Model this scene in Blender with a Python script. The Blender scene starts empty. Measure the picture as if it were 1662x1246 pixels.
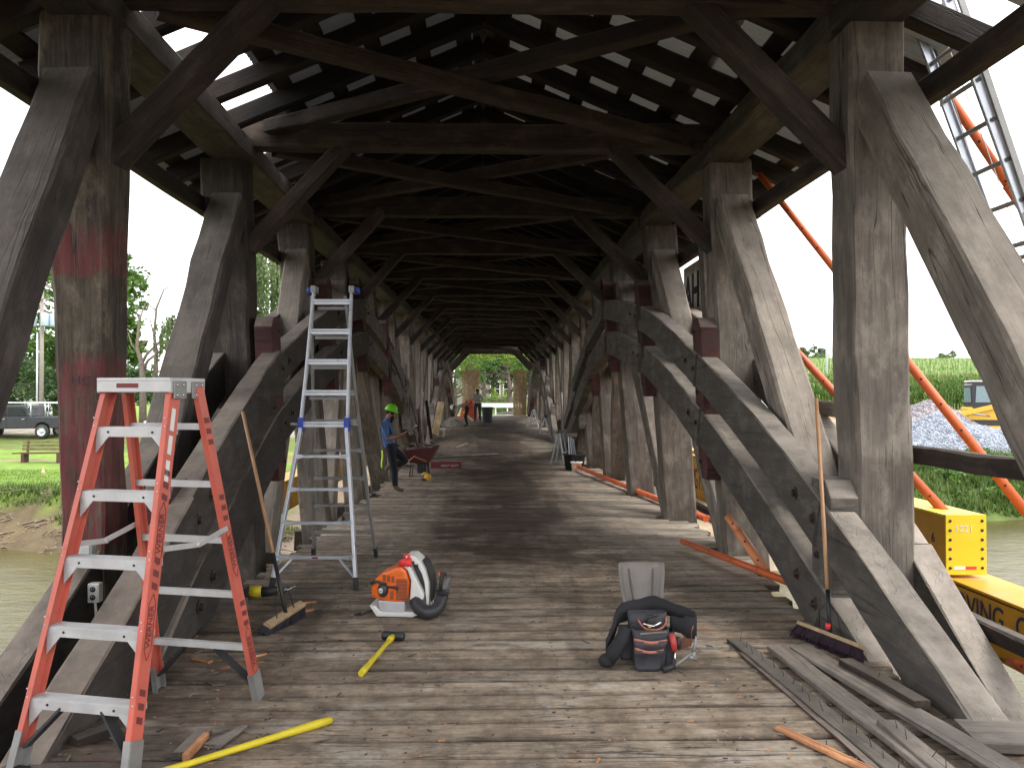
import bpy, bmesh, math, random
from mathutils import Vector, Matrix, noise
R = random.Random(7)
rad = math.radians
S = bpy.context.scene
COL = S.collection
# ------------------------------------------------------------------ camera
FPX, CX, CY = 1393.0, 831.0, 623.0
YAW, PITCH = math.atan(33/FPX), math.atan(18/FPX)
cam = bpy.data.cameras.new('camera'); camo = bpy.data.objects.new('camera', cam); COL.objects.link(camo)
cam.sensor_width = 36; cam.lens = 36*FPX/1662; cam.clip_start = .05; cam.clip_end = 3000
camo.location = (0, 0, 0); camo.rotation_euler = (rad(90)+PITCH, 0, -YAW)
S.camera = camo
# ------------------------------------------------------------------ light
SUN_EL, SUN_AZ = rad(52), rad(115)      # azimuth clockwise from +Y: the sun stands to the right, slightly behind
W = bpy.data.worlds.new('World'); S.world = W; W.use_nodes = True
wn = W.node_tree; wn.nodes.clear()
sky = wn.nodes.new('ShaderNodeTexSky'); sky.sky_type = 'NISHITA'; sky.sun_disc = False
sky.sun_elevation = SUN_EL; sky.sun_rotation = SUN_AZ; sky.dust_density = 4; sky.air_density = 1.2
mx = wn.nodes.new('ShaderNodeMix'); mx.data_type = 'RGBA'; mx.inputs[0].default_value = .86
wn.links.new(sky.outputs[0], mx.inputs[6]); mx.inputs[7].default_value = (9.6, 9.5, 9.55, 1)   # thin bright overcast
bg = wn.nodes.new('ShaderNodeBackground'); bg.inputs[1].default_value = .12
wo = wn.nodes.new('ShaderNodeOutputWorld')
wn.links.new(mx.outputs[2], bg.inputs[0]); wn.links.new(bg.outputs[0], wo.inputs[0])
sl = bpy.data.lights.new('sun', 'SUN'); sl.energy = .9; sl.angle = rad(20); sl.color = (1, .95, .87)
so = bpy.data.objects.new('sun', sl); COL.objects.link(so)
sd = Vector((math.sin(SUN_AZ)*math.cos(SUN_EL), math.cos(SUN_AZ)*math.cos(SUN_EL), math.sin(SUN_EL)))
so.rotation_euler = sd.to_track_quat('Z', 'Y').to_euler()
S.view_settings.view_transform = 'Standard'; S.view_settings.look = 'None'
S.view_settings.gamma = 1; S.view_settings.use_curve_mapping = False
S.view_settings.exposure = 1.45
try:
    S.cycles.max_bounces = 8; S.cycles.diffuse_bounces = 5; S.cycles.transparent_max_bounces = 12
except Exception: pass

def ray(px, py):
    u, v = (px-CX)/FPX, (CY-py)/FPX
    y1 = math.cos(PITCH)-v*math.sin(PITCH); z1 = math.sin(PITCH)+v*math.cos(PITCH)
    return Vector((u*math.cos(YAW)+y1*math.sin(YAW), -u*math.sin(YAW)+y1*math.cos(YAW), z1))
def P(px, py, Y):
    r = ray(px, py); return r*(Y/r.y)
def lerp(a, b, t): return a+(b-a)*t
def interp(tab, x):
    if x <= tab[0][0]: return tab[0][1]
    for (a, b), (c, d) in zip(tab, tab[1:]):
        if x <= c: return b+(d-b)*(x-a)/(c-a)
    return tab[-1][1]
def sinterp(tab, x):            # smooth (Catmull-Rom) interpolation
    xs = [t[0] for t in tab]
    if x <= xs[0]: return tab[0][1]
    if x >= xs[-1]: return tab[-1][1]
    for i in range(len(tab)-1):
        if x <= xs[i+1]: break
    t = (x-xs[i])/(xs[i+1]-xs[i]); h = xs[i+1]-xs[i]
    def m(j):
        if j == 0: return (tab[1][1]-tab[0][1])/(xs[1]-xs[0])
        if j == len(tab)-1: return (tab[-1][1]-tab[-2][1])/(xs[-1]-xs[-2])
        return (tab[j+1][1]-tab[j-1][1])/(xs[j+1]-xs[j-1])
    a, b = tab[i][1], tab[i+1][1]; m0, m1 = m(i)*h, m(i+1)*h
    return (2*t**3-3*t*t+1)*a+(t**3-2*t*t+t)*m0+(-2*t**3+3*t*t)*b+(t**3-t*t)*m1
def sstep(a, b, x):
    t = max(0, min(1, (x-a)/(b-a))); return t*t*(3-2*t)
FT = [(-4,-1.64),(3.8,-1.66),(6.35,-1.68),(9.8,-1.79),(13,-1.92),(17.4,-1.97),(24,-2.0),(31,-1.88),(36,-1.76),(48,-1.43),(60,-1.38)]
def F(d): return sinterp(FT, d)                                     # top of the deck
def FL(px, py, up=0):                                               # the point of the deck seen at a pixel
    r = ray(px, py); Y = 8
    for _ in range(40): Y = .5*Y+.5*(F(Y)+up)/r.z*r.y
    return r*(Y/r.y)

# ------------------------------------------------------------------ objects
def link(o, parent=None):
    COL.objects.link(o)
    if parent is not None: o.parent = parent
    return o
def tag(o, label=None, cat=None, group=None, kind=None):
    if label: o['label'] = label
    if cat: o['category'] = cat
    if group: o['group'] = group
    if kind: o['kind'] = kind
    return o
def thing(name, label, cat, loc=(0,0,0), rz=0, group=None):
    o = bpy.data.objects.new(name, None); o.empty_display_size = .1
    o.location = loc; o.rotation_euler = (0, 0, rz); link(o)
    return tag(o, label, cat, group)
def copy_tree(o, parent=None):
    c = o.copy(); COL.objects.link(c); c.parent = parent
    for ch in list(o.children): copy_tree(ch, c)
    return c
class MB:
    def __init__(s): s.v = []; s.f = []; s.mi = []; s.sm = []
    def add(s, vs, fs, m=0, smooth=False):
        b = len(s.v); s.v += [Vector(v) for v in vs]
        for f in fs: s.f.append([b+i for i in f]); s.mi.append(m); s.sm.append(smooth)
        return s
    def box(s, c, size, rot=None, m=0):
        c = Vector(c); hx, hy, hz = [q/2 for q in size]
        vs = [Vector((x,y,z)) for x in (-hx,hx) for y in (-hy,hy) for z in (-hz,hz)]
        if rot is not None: vs = [rot @ v for v in vs]
        return s.add([c+v for v in vs], [(0,1,3,2),(4,6,7,5),(0,4,5,1),(2,3,7,6),(0,2,6,4),(1,5,7,3)], m)
    def beam(s, p0, p1, w, h, up=(0,0,1), m=0, w1=None, h1=None):
        p0, p1 = Vector(p0), Vector(p1); d = (p1-p0).normalized(); up = Vector(up)
        sx = d.cross(up)
        if sx.length < 1e-4: sx = d.cross(Vector((0,1,0)))
        sx.normalize(); uz = sx.cross(d)
        w1 = w if w1 is None else w1; h1 = h if h1 is None else h1
        vs = []
        for p, a, b in ((p0,w,h),(p1,w1,h1)):
            for i, j in ((-1,-1),(1,-1),(1,1),(-1,1)): vs.append(p+sx*i*a/2+uz*j*b/2)
        return s.add(vs, [(3,2,1,0),(4,5,6,7),(0,1,5,4),(1,2,6,5),(2,3,7,6),(3,0,4,7)], m)
    def tube(s, pts, r, n=8, m=0, caps=True, smooth=True):
        pts = [Vector(p) for p in pts]; rs = r if isinstance(r, (list, tuple)) else [r]*len(pts)
        b = len(s.v); prev = None
        for i, p in enumerate(pts):
            d = (pts[min(i+1,len(pts)-1)]-pts[max(i-1,0)]).normalized()
            if prev is None: prev = Vector((0,0,1)) if abs(d.z) < .9 else Vector((1,0,0))
            x = (prev-d*prev.dot(d)).normalized(); y = d.cross(x); prev = x
            for k in range(n):
                a = 2*math.pi*k/n; s.v.append(p+(x*math.cos(a)+y*math.sin(a))*rs[i])
        for i in range(len(pts)-1):
            for k in range(n):
                k2 = (k+1) % n
                s.f.append([b+i*n+k, b+i*n+k2, b+(i+1)*n+k2, b+(i+1)*n+k]); s.mi.append(m); s.sm.append(smooth)
        if caps:
            s.f.append([b+k for k in range(n)][::-1]); s.mi.append(m); s.sm.append(False)
            s.f.append([b+(len(pts)-1)*n+k for k in range(n)]); s.mi.append(m); s.sm.append(False)
        return s
    def lathe(s, prof, n=20, M=None, m=0, smooth=True):
        M = M or Matrix.Identity(4); b = len(s.v)
        for r_, z in prof:
            for k in range(n):
                a = 2*math.pi*k/n; s.v.append(M @ Vector((r_*math.cos(a), r_*math.sin(a), z)))
        for i in range(len(prof)-1):
            for k in range(n):
                k2 = (k+1) % n
                s.f.append([b+i*n+k, b+i*n+k2, b+(i+1)*n+k2, b+(i+1)*n+k]); s.mi.append(m); s.sm.append(smooth)
        return s
    def prism(s, poly, t, M=None, m=0):          # polygon in local xz, thickness along y
        M = M or Matrix.Identity(4); n = len(poly)
        vs = [M @ Vector((x, -t/2, z)) for x, z in poly]+[M @ Vector((x, t/2, z)) for x, z in poly]
        return s.add(vs, [list(range(n)), list(range(n, 2*n))[::-1]]+[(i, i+n, (i+1) % n+n, (i+1) % n) for i in range(n)], m)
    def ellip(s, c, r, n=12, k=8, m=0, M=None):
        M = M or Matrix.Identity(4); c = Vector(c); prof = []
        b = len(s.v)
        for i in range(k+1):
            t = math.pi*i/k
            for j in range(n):
                a = 2*math.pi*j/n
                s.v.append(M @ (c+Vector((r[0]*math.sin(t)*math.cos(a), r[1]*math.sin(t)*math.sin(a), r[2]*math.cos(t)))))
        for i in range(k):
            for j in range(n):
                j2 = (j+1) % n
                s.f.append([b+i*n+j, b+(i+1)*n+j, b+(i+1)*n+j2, b+i*n+j2]); s.mi.append(m); s.sm.append(True)
        return s
    def mesh(s, name):
        me = bpy.data.meshes.new(name); me.from_pydata([tuple(v) for v in s.v], [], s.f)
        me.polygons.foreach_set('material_index', s.mi); me.polygons.foreach_set('use_smooth', s.sm)
        return me
    def build(s, name, mats, parent=None, bev=0, label=None, fixn=True, kind=None):
        me = s.mesh(name)
        for m in (mats if isinstance(mats, (list, tuple)) else [mats]): me.materials.append(m)
        if fixn or bev:
            bm = bmesh.new(); bm.from_mesh(me)
            if bev:
                bmesh.ops.remove_doubles(bm, verts=bm.verts, dist=1e-6)
                es = [e for e in bm.edges if len(e.link_faces) == 2 and e.calc_face_angle(0) > .5]
                bmesh.ops.bevel(bm, geom=es, offset=bev, segments=2, affect='EDGES', profile=.6, clamp_overlap=True)
            bmesh.ops.recalc_face_normals(bm, faces=bm.faces)
            bm.to_mesh(me); bm.free()
        o = bpy.data.objects.new(name, me); link(o, parent)
        if label: o['label'] = label
        if kind: o['kind'] = kind
        return o

# ------------------------------------------------------------------ materials
def srgb(r, g, b):
    f = lambda c: (c/255/12.92 if c/255 <= .04045 else ((c/255+.055)/1.055)**2.4)
    return (f(r), f(g), f(b), 1)
class NT:
    def __init__(s, name, rough=.8, metal=0):
        s.m = bpy.data.materials.new(name); s.m.use_nodes = True; s.t = s.m.node_tree
        s.b = s.t.nodes['Principled BSDF']; s.out = s.t.nodes['Material Output']
        s.b.inputs['Roughness'].default_value = rough; s.b.inputs['Metallic'].default_value = metal
    def n(s, t, **k):
        x = s.t.nodes.new('ShaderNode'+t)
        for a, b in k.items(): setattr(x, a, b)
        return x
    def l(s, a, b): s.t.links.new(a, b)
    def noise(s, vec, scale, detail=4, rough=.55, dist=0):
        x = s.n('TexNoise'); x.inputs['Scale'].default_value = scale; x.inputs['Detail'].default_value = detail
        x.inputs['Roughness'].default_value = rough; x.inputs['Distortion'].default_value = dist
        if vec is not None: s.l(vec, x.inputs['Vector'])
        return x.outputs['Fac']
    def ramp(s, fac, stops):
        x = s.n('ValToRGB'); e = x.color_ramp.elements
        while len(e) < len(stops): e.new(.5)
        for q, (p, c) in zip(e, stops):
            q.position = p; q.color = c if isinstance(c, tuple) else (c, c, c, 1)
        s.l(fac, x.inputs[0]); return x.outputs[0]
    def mix(s, fac, a, b, mode='MIX'):
        x = s.n('Mix', data_type='RGBA', blend_type=mode)
        for i, v in ((0, fac), (6, a), (7, b)):
            if hasattr(v, 'links') or hasattr(v, 'is_linked'): s.l(v, x.inputs[i])
            else: x.inputs[i].default_value = v
        return x.outputs[2]
    def math(s, op, a, b=None, clamp=False):
        x = s.n('Math', operation=op, use_clamp=clamp)
        for i, v in ((0, a), (1, b)):
            if v is None: continue
            if hasattr(v, 'is_linked'): s.l(v, x.inputs[i])
            else: x.inputs[i].default_value = v
        return x.outputs[0]
    def mapr(s, v, a, b, c=0, d=1):
        x = s.n('MapRange'); s.l(v, x.inputs[0])
        for i, q in enumerate((a, b, c, d)): x.inputs[i+1].default_value = q
        return x.outputs[0]
    def scale(s, vec, sc, off=None):
        x = s.n('VectorMath', operation='MULTIPLY'); s.l(vec, x.inputs[0]); x.inputs[1].default_value = sc
        return x.outputs[0]
    def objvec(s):
        tc = s.n('TexCoord'); oi = s.n('ObjectInfo')
        m = s.math('MULTIPLY', oi.outputs['Random'], 61.0)
        c = s.n('CombineXYZ'); s.l(m, c.inputs[0]); s.l(m, c.inputs[1]); s.l(m, c.inputs[2])
        a = s.n('VectorMath', operation='ADD'); s.l(tc.outputs['Object'], a.inputs[0]); s.l(c.outputs[0], a.inputs[1])
        return a.outputs[0], oi.outputs['Random'], tc.outputs['Object']
    def bump(s, h, strength=.4, dist=.01):
        x = s.n('Bump'); x.inputs['Strength'].default_value = strength; x.inputs['Distance'].default_value = dist
        s.l(h, x.inputs['Height']); s.l(x.outputs[0], s.b.inputs['Normal']); return x
    def color(s, c):
        if hasattr(c, 'is_linked'): s.l(c, s.b.inputs['Base Color'])
        else: s.b.inputs['Base Color'].default_value = c
        return s
def plain(name, rgb, rough=.6, metal=0, var=.12, scale=9, dirt=None, dirt_amt=.5, bump=0):
    a = NT(name, rough, metal); vec, rnd, oc = a.objvec()
    c = tuple(rgb[:3])+(1,)
    n = a.noise(vec, scale, 6, .6)
    col = a.mix(a.mapr(n, .3, .7, 0, 1), tuple(x*(1-var) for x in c[:3])+(1,), tuple(min(1, x*(1+var)) for x in c[:3])+(1,))
    if dirt:
        n2 = a.noise(vec, scale*.6, 8, .7)
        col = a.mix(a.mapr(n2, .5, .5+.25/max(dirt_amt, .01), 0, min(1, dirt_amt+.2)), col, tuple(dirt[:3])+(1,))
    a.color(col)
    r2 = a.mapr(n, .3, .7, max(.02, rough-.1), min(1, rough+.12)); a.l(r2, a.b.inputs['Roughness'])
    if bump: a.bump(a.noise(vec, scale*3, 5, .6), bump, .004)
    return a.m
def wood(name, dark, light, dust=None, dust_amt=0., crack=.5, red=None, bump=.55, vary=(.72, 1.22), blotch=None, grain=(.9, 13, 13), rough=.88, side_dust=0.0):
    a = NT(name, rough); vec, rnd, oc = a.objvec(); D = tuple(dark)+(1,); L = tuple(light)+(1,)
    g = a.noise(a.scale(vec, grain), 1.0, 9, .68, .35)
    fine = a.noise(a.scale(vec, (2.2, 75, 75)), 1.0, 4, .6)
    col = a.mix(a.mapr(g, .3, .68), D, L)
    big = a.noise(vec, 1.15, 6, .62)
    col = a.mix(a.mapr(big, .35, .7, 0, .75), col, a.mix(.5, col, tuple(blotch or [x*.35 for x in dark])+(1,)))
    col = a.mix(a.mapr(fine, .35, .65, .0, .45), col, tuple(x*.55 for x in dark)+(1,))
    mot = a.noise(a.scale(vec, (2.6, 5, 5)), 1.0, 8, .72)
    col = a.mix(a.mapr(mot, .5, .66, 0, .7), col, tuple(x*1.3 for x in light)+(1,))
    col = a.mix(a.mapr(mot, .47, .33, 0, .6), col, tuple(x*.55 for x in dark)+(1,))
    cr = a.noise(a.scale(vec, (.30, 9, 9)), 1.0, 3, .5, .12)
    ln = a.math('ABSOLUTE', a.math('SUBTRACT', cr, .5))
    crk = a.mapr(ln, .0, .014, 1, 0); big2 = a.noise(vec, .8, 2)
    crk = a.math('MULTIPLY', crk, a.mapr(big2, .42, .50, 0, crack*1.3))
    col = a.mix(crk, col, (.008, .006, .005, 1))
    # knots
    vo = a.n('TexVoronoi'); vo.inputs['Scale'].default_value = 1.0; a.l(a.scale(vec, (1.3, 4.2, 4.2)), vo.inputs['Vector'])
    kn = a.mapr(vo.outputs['Distance'], .05, .11, 1, 0)
    col = a.mix(a.math('MULTIPLY', kn, a.mapr(a.noise(vec, 1.7, 2), .5, .6, 0, .75)), col, tuple(x*.3 for x in dark)+(1,))
    if red:                                    # old red paint between given stations of the local length axis
        sp = a.n('SeparateXYZ'); a.l(oc, sp.inputs[0]); tot = None
        wob = a.math('MULTIPLY', a.math('SUBTRACT', a.noise(vec, 2.5, 5, .7), .5), .34)
        xx = a.math('ADD', sp.outputs[0], wob)
        for lo, hi in red:
            k = a.math('MULTIPLY', a.mapr(xx, lo-.03, lo+.012), a.mapr(xx, hi-.012, hi+.10, 1, 0))
            tot = k if tot is None else a.math('ADD', tot, k, True)
        wear = a.noise(a.scale(vec, (3, 16, 16)), 1, 7, .7)
        tot = a.math('MULTIPLY', tot, a.mapr(wear, .40, .58, .08, .92))
        rc = a.mix(a.mapr(g, .3, .7), (.10, .018, .022, 1), (.19, .042, .046, 1))
        col = a.mix(tot, col, rc)
    if dust:
        ge = a.n('NewGeometry'); sz = a.n('SeparateXYZ'); a.l(ge.outputs['Normal'], sz.inputs[0])
        up = a.mapr(sz.outputs[2], .25, .75, side_dust, 1)
        dn = a.mapr(a.noise(vec, 3.5, 7, .7), .3, .62, .35, 1)
        col = a.mix(a.math('MULTIPLY', a.math('MULTIPLY', up, dn), dust_amt), col, tuple(dust)+(1,))
    hv = a.n('HueSaturation'); a.l(col, hv.inputs['Color']); a.l(a.mapr(rnd, 0, 1, *vary), hv.inputs['Value'])
    a.color(hv.outputs[0])
    h = a.math('ADD', a.math('MULTIPLY', g, .6), a.math('MULTIPLY', fine, .35))
    adze = a.noise(a.scale(vec, (3.2, 6, 6)), 1.0, 5, .65)
    h = a.math('ADD', h, a.math('MULTIPLY', adze, 1.1))
    h = a.math('SUBTRACT', h, a.math('MULTIPLY', crk, 1.3))
    a.bump(h, bump, .012)
    return a.m
DUST = (.30, .265, .225)
M = {}
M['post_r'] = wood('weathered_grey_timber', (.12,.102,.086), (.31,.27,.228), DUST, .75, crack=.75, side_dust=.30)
M['post_l'] = wood('shaded_sooty_timber', (.022,.018,.016), (.070,.057,.048), DUST, .3)  # left posts: same wood with their shade painted into the colour, some soot too
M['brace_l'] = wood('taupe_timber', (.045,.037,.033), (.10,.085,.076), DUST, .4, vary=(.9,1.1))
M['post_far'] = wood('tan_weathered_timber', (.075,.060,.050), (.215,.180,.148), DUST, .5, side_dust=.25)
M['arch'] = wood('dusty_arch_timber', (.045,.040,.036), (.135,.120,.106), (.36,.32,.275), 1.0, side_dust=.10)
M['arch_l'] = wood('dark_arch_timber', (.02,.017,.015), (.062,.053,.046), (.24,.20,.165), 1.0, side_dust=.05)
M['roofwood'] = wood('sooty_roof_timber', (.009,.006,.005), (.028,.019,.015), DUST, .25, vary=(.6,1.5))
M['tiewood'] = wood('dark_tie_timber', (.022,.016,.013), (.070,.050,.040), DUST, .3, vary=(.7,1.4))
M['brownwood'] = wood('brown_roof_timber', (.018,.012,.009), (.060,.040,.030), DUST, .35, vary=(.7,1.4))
M['plate'] = wood('old_plate_timber', (.022,.019,.018), (.080,.068,.060), DUST, .5, side_dust=.10, blotch=(.055,.045,.038))
M['lightwood'] = wood('new_pine_boards', (.42,.30,.17), (.62,.48,.30), None, 0, crack=.2, vary=(.85,1.1), blotch=(.3,.2,.1))
M['scrapwood'] = wood('fresh_split_wood', (.40,.16,.07), (.62,.32,.15), None, 0, crack=.5, vary=(.85,1.15))
M['greyboard'] = wood('grey_loose_board', (.12,.10,.088), (.27,.235,.205), DUST, .4, vary=(.8,1.1), side_dust=.2)
M['p1left'] = wood('post_with_red_paint', (.022,.017,.014), (.17,.14,.10), None, 0, red=[(1.72,2.98),(3.60,3.86)], vary=(.95,1.0))
M['redblock'] = wood('red_painted_block', (.032,.007,.008), (.085,.016,.017), DUST, .8, crack=.6, side_dust=.10, blotch=(.05,.01,.01))
M['steel'] = plain('dark_iron', (.07,.055,.048), .5, .7, .3, dirt=(.12,.05,.025), dirt_amt=.5, bump=.3)

# deck: planks with stains laid out over the floor, wood torn open in places
def deck_mat():
    a = NT('worn_deck_planks', .85); vec, rnd, oc = a.objvec(); ge = a.n('NewGeometry'); pos = ge.outputs['Position']
    g = a.noise(a.scale(vec, (1.6, 20, 20)), 1, 9, .7, .5); fine = a.noise(a.scale(vec, (5, 80, 80)), 1, 5, .65)
    iso = a.noise(pos, 5.5, 10, .74); iso2 = a.noise(pos, 17, 6, .7)
    col = a.mix(a.mapr(g, .3, .68), (.27,.205,.145,1), (.47,.385,.29,1))
    col = a.mix(a.mapr(iso, .38, .60, .8, 0), col, (.125,.092,.066,1))
    bl = a.noise(a.scale(pos, (1.1, 1.7, 1)), 1.7, 8, .7)
    col = a.mix(a.mapr(bl, .52, .64, 0, .7), col, a.mix(iso2, (.42,.37,.30,1), (.62,.57,.49,1)))   # dry pale dust
    col = a.mix(a.mapr(iso2, .5, .64, 0, .35), col, (.10,.075,.055,1))
    sp = a.n('SeparateXYZ'); a.l(pos, sp.inputs[0]); X, Y = sp.outputs[0], sp.outputs[1]
    st = a.noise(a.scale(pos, (.7, .7, 1)), 1.2, 8, .72)                      # damp stains
    stf = a.noise(a.scale(pos, (2.0, 5.5, 1)), 1.1, 9, .76)
    lon = a.noise(a.scale(pos, (3.4, .28, 1)), 1.0, 5, .6)                     # streaks along the wheel lines
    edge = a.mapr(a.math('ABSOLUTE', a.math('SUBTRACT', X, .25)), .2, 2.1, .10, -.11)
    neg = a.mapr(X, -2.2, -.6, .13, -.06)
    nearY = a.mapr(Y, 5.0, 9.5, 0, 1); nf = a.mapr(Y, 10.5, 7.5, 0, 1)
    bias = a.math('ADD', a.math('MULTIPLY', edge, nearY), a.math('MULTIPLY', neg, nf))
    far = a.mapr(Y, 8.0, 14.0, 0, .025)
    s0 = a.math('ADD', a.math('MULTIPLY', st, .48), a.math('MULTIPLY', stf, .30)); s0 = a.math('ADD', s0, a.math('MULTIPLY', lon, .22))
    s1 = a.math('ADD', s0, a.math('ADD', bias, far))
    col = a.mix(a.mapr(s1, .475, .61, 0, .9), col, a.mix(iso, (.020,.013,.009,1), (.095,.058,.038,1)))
    col = a.mix(a.mapr(lon, .56, .66, 0, .4), col, (.06,.047,.038,1))
    rn = a.noise(a.scale(pos, (1.4, 4, 1)), 1.1, 7, .74)
    col = a.mix(a.mapr(rn, .57, .66, 0, .55), col, (.105,.042,.026,1))
    on = a.noise(a.scale(pos, (1.9, 8, 1)), 1.15, 7, .7)
    torn = a.math('MULTIPLY', a.mapr(on, .645, .665, 0, .92), a.mapr(Y, 9.5, 7, .0, 1))
    col = a.mix(torn, col, a.mix(fine, (.19,.085,.035,1), (.46,.25,.12,1)))
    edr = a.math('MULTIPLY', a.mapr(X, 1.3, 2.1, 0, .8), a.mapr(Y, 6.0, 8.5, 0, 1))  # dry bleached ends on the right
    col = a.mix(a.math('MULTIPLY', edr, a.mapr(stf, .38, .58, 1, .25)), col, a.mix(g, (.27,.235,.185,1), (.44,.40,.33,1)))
    cr = a.noise(a.scale(vec, (.6, 11, 11)), 1.0, 3, .55, .7); ln = a.math('ABSOLUTE', a.math('SUBTRACT', cr, .5))
    crk = a.math('MULTIPLY', a.mapr(ln, 0, .010, .8, 0), a.mapr(bl, .40, .52, 0, 1))
    col = a.mix(crk, col, (.01,.008,.006,1))
    so_ = a.n('SeparateXYZ'); a.l(oc, so_.inputs[0]); ay = a.math('ABSOLUTE', so_.outputs[1])
    seam = a.math('MULTIPLY', a.mapr(ay, .070, .100, 0, .85), a.mapr(stf, .35, .6, .45, 1)); col = a.mix(seam, col, (.028,.020,.015,1))
    col = a.mix(a.mapr(fine, .45, .7, 0, .28), col, (.04,.03,.023,1))
    hv = a.n('HueSaturation'); a.l(col, hv.inputs['Color']); a.l(a.mapr(rnd, 0, 1, .82, 1.16), hv.inputs['Value']); a.color(hv.outputs[0])
    a.l(a.mapr(s1, .45, .6, .92, .6), a.b.inputs['Roughness'])
    h = a.math('SUBTRACT', a.math('ADD', a.math('MULTIPLY', g, .55), a.math('MULTIPLY', iso, .9)), a.math('MULTIPLY', crk, .8))
    a.bump(h, .7, .016)
    return a.m
M['deck'] = deck_mat()
def metal_roof():
    a = NT('corrugated_sheet', .5, 0); vec, rnd, oc = a.objvec()
    n = a.noise(vec, 3, 6); a.color(a.mix(a.mapr(n, .35, .65), (.13,.125,.115,1), (.20,.19,.17,1)))
    tr = a.n('BsdfTranslucent'); tr.inputs[0].default_value = (.62,.60,.52,1)
    ms = a.n('MixShader'); ms.inputs[0].default_value = .028
    a.l(a.b.outputs[0], ms.inputs[1]); a.l(tr.outputs[0], ms.inputs[2]); a.l(ms.outputs[0], a.out.inputs[0])
    return a.m
M['roof'] = metal_roof()
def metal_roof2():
    a = NT('darker_grey_sheet', .6, .3); vec, rnd, oc = a.objvec()  # left slope and ridge cap: darker grey, slightly less translucent
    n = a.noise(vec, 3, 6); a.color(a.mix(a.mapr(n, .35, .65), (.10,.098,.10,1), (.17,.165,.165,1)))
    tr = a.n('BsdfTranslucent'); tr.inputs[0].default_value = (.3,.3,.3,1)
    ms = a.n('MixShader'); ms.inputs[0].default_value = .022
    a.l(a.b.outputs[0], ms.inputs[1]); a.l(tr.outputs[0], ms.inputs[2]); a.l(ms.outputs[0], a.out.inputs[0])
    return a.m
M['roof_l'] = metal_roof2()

# a hewn timber: own object, length along local X
def timber(name, p0, p1, w, h, mat, parent, up=(0,0,1), seg=.45, j=.006, ch=.014, w1=None, h1=None, label=None, cuts=None):
    p0, p1 = Vector(p0), Vector(p1); d = p1-p0; L = d.length; d.normalize(); up = Vector(up)
    sy = up.cross(d).normalized(); uz = d.cross(sy).normalized()
    n = max(1, min(14, int(L/seg))); rr = random.Random(int(abs(p0.x*911+p0.y*77+p0.z*13+p1.x*5)*1000) % 99991)
    vs, fs = [], []; w1 = w if w1 is None else w1; h1 = h if h1 is None else h1
    for i in range(n+1):
        t = i/n; a, b = lerp(w, w1, t)/2, lerp(h, h1, t)/2
        if cuts:
            a, b = interp(cuts[0], t)/2, interp(cuts[1], t)/2
        oy, oz = rr.uniform(-j, j), rr.uniform(-j, j); c = ch+rr.uniform(-.3, .5)*ch
        for y, z in ((-a+c,-b),(a-c,-b),(a,-b+c),(a,b-c),(a-c,b),(-a+c,b),(-a,b-c),(-a,-b+c)):
            vs.append((t*L+(rr.uniform(-j, j)*1.5 if i in (0, n) else 0), y+oy+rr.uniform(-j, j)*.5, z+oz+rr.uniform(-j, j)*.5))
    for i in range(n):
        for k in range(8):
            k2 = (k+1) % 8; fs.append((i*8+k, i*8+k2, (i+1)*8+k2, (i+1)*8+k))
    fs.append(tuple(range(8))[::-1]); fs.append(tuple(n*8+k for k in range(8)))
    me = bpy.data.meshes.new(name); me.from_pydata(vs, [], fs); me.materials.append(mat)
    o = bpy.data.objects.new(name, me)
    o.matrix_basis = Matrix(((d.x, sy.x, uz.x, p0.x), (d.y, sy.y, uz.y, p0.y), (d.z, sy.z, uz.z, p0.z), (0,0,0,1)))
    link(o, parent)
    if label: o['label'] = label
    return o
# ================================================================== THE BRIDGE
CB = [(5,0),(6.15,0),(9.8,.08),(13.4,.15),(17,.2),(24,.16),(31,.04),(57,0)]
CT = [(5,-.05),(6.15,-.06),(9.8,-.1),(13.4,-.14),(17,-.165),(24,-.08),(31,.03),(57,-.02)]
def rack(x, d, z):                       # the old frame leans a little to the left in mid span
    t = max(0, min(1.25, (z+1.9)/3.7)); return x+lerp(interp(CB, d), interp(CT, d), t)
def V(x, d, z): return Vector((rack(x, d, z), d, z))
DK = [2.53+3.62*k for k in range(0, 16)]
ARC = [(0,1.88),(3.62,1.40),(7.24,.46),(10.85,-.74),(14.5,-2.40),(16,-3.1)]
APEX = (17.01, 45.97)
def zarc(d, ap): return sinterp(ARC, abs(d-ap))
bridge = thing('covered_bridge', 'old covered timber bridge with arched trusses, stripped of its side boards, seen from inside', 'covered bridge', (0,0,0))
# --- deck
y = -1.6; i = 0
while y < 57.6:
    w = R.uniform(.19, .27) if y < 30 else R.uniform(.21, .28); yc = y+w/2; z = F(yc)
    near_post = min(abs(yc-q) for q in DK) < .30
    if yc < 7.8: xr = interp([(-2,2.62),(3.9,2.6),(4.9,2.5),(6.2,2.42),(7.8,2.5)], yc)
    elif near_post: xr = 2.50
    else: xr = interp([(7.8,2.52),(9,2.74),(12.5,2.86),(30,2.8),(60,2.7)], yc)
    xl = interp([(-2,-2.30),(3.8,-2.12),(6,-2.22),(9,-2.26),(14,-2.56),(30,-2.6),(60,-2.6)], yc)
    if near_post and yc > 8: xl = max(xl, -2.42)
    xl += R.uniform(-.09, .07); xr += R.uniform(-.10, .08)
    c = interp(CB, yc)
    tl = R.uniform(-.004, .004)
    timber('plank', (xl+c, yc, z-.03+tl+R.uniform(-.004,.003)), (xr+c, yc+R.uniform(-.008,.008), z-.03-tl+R.uniform(-.004,.003)), w-R.uniform(.014,.028), .06, M['deck'], bridge, seg=.6 if y < 12 else 1.5, j=.0035 if y < 12 else .001, ch=.011)
    y += w; i += 1
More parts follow.
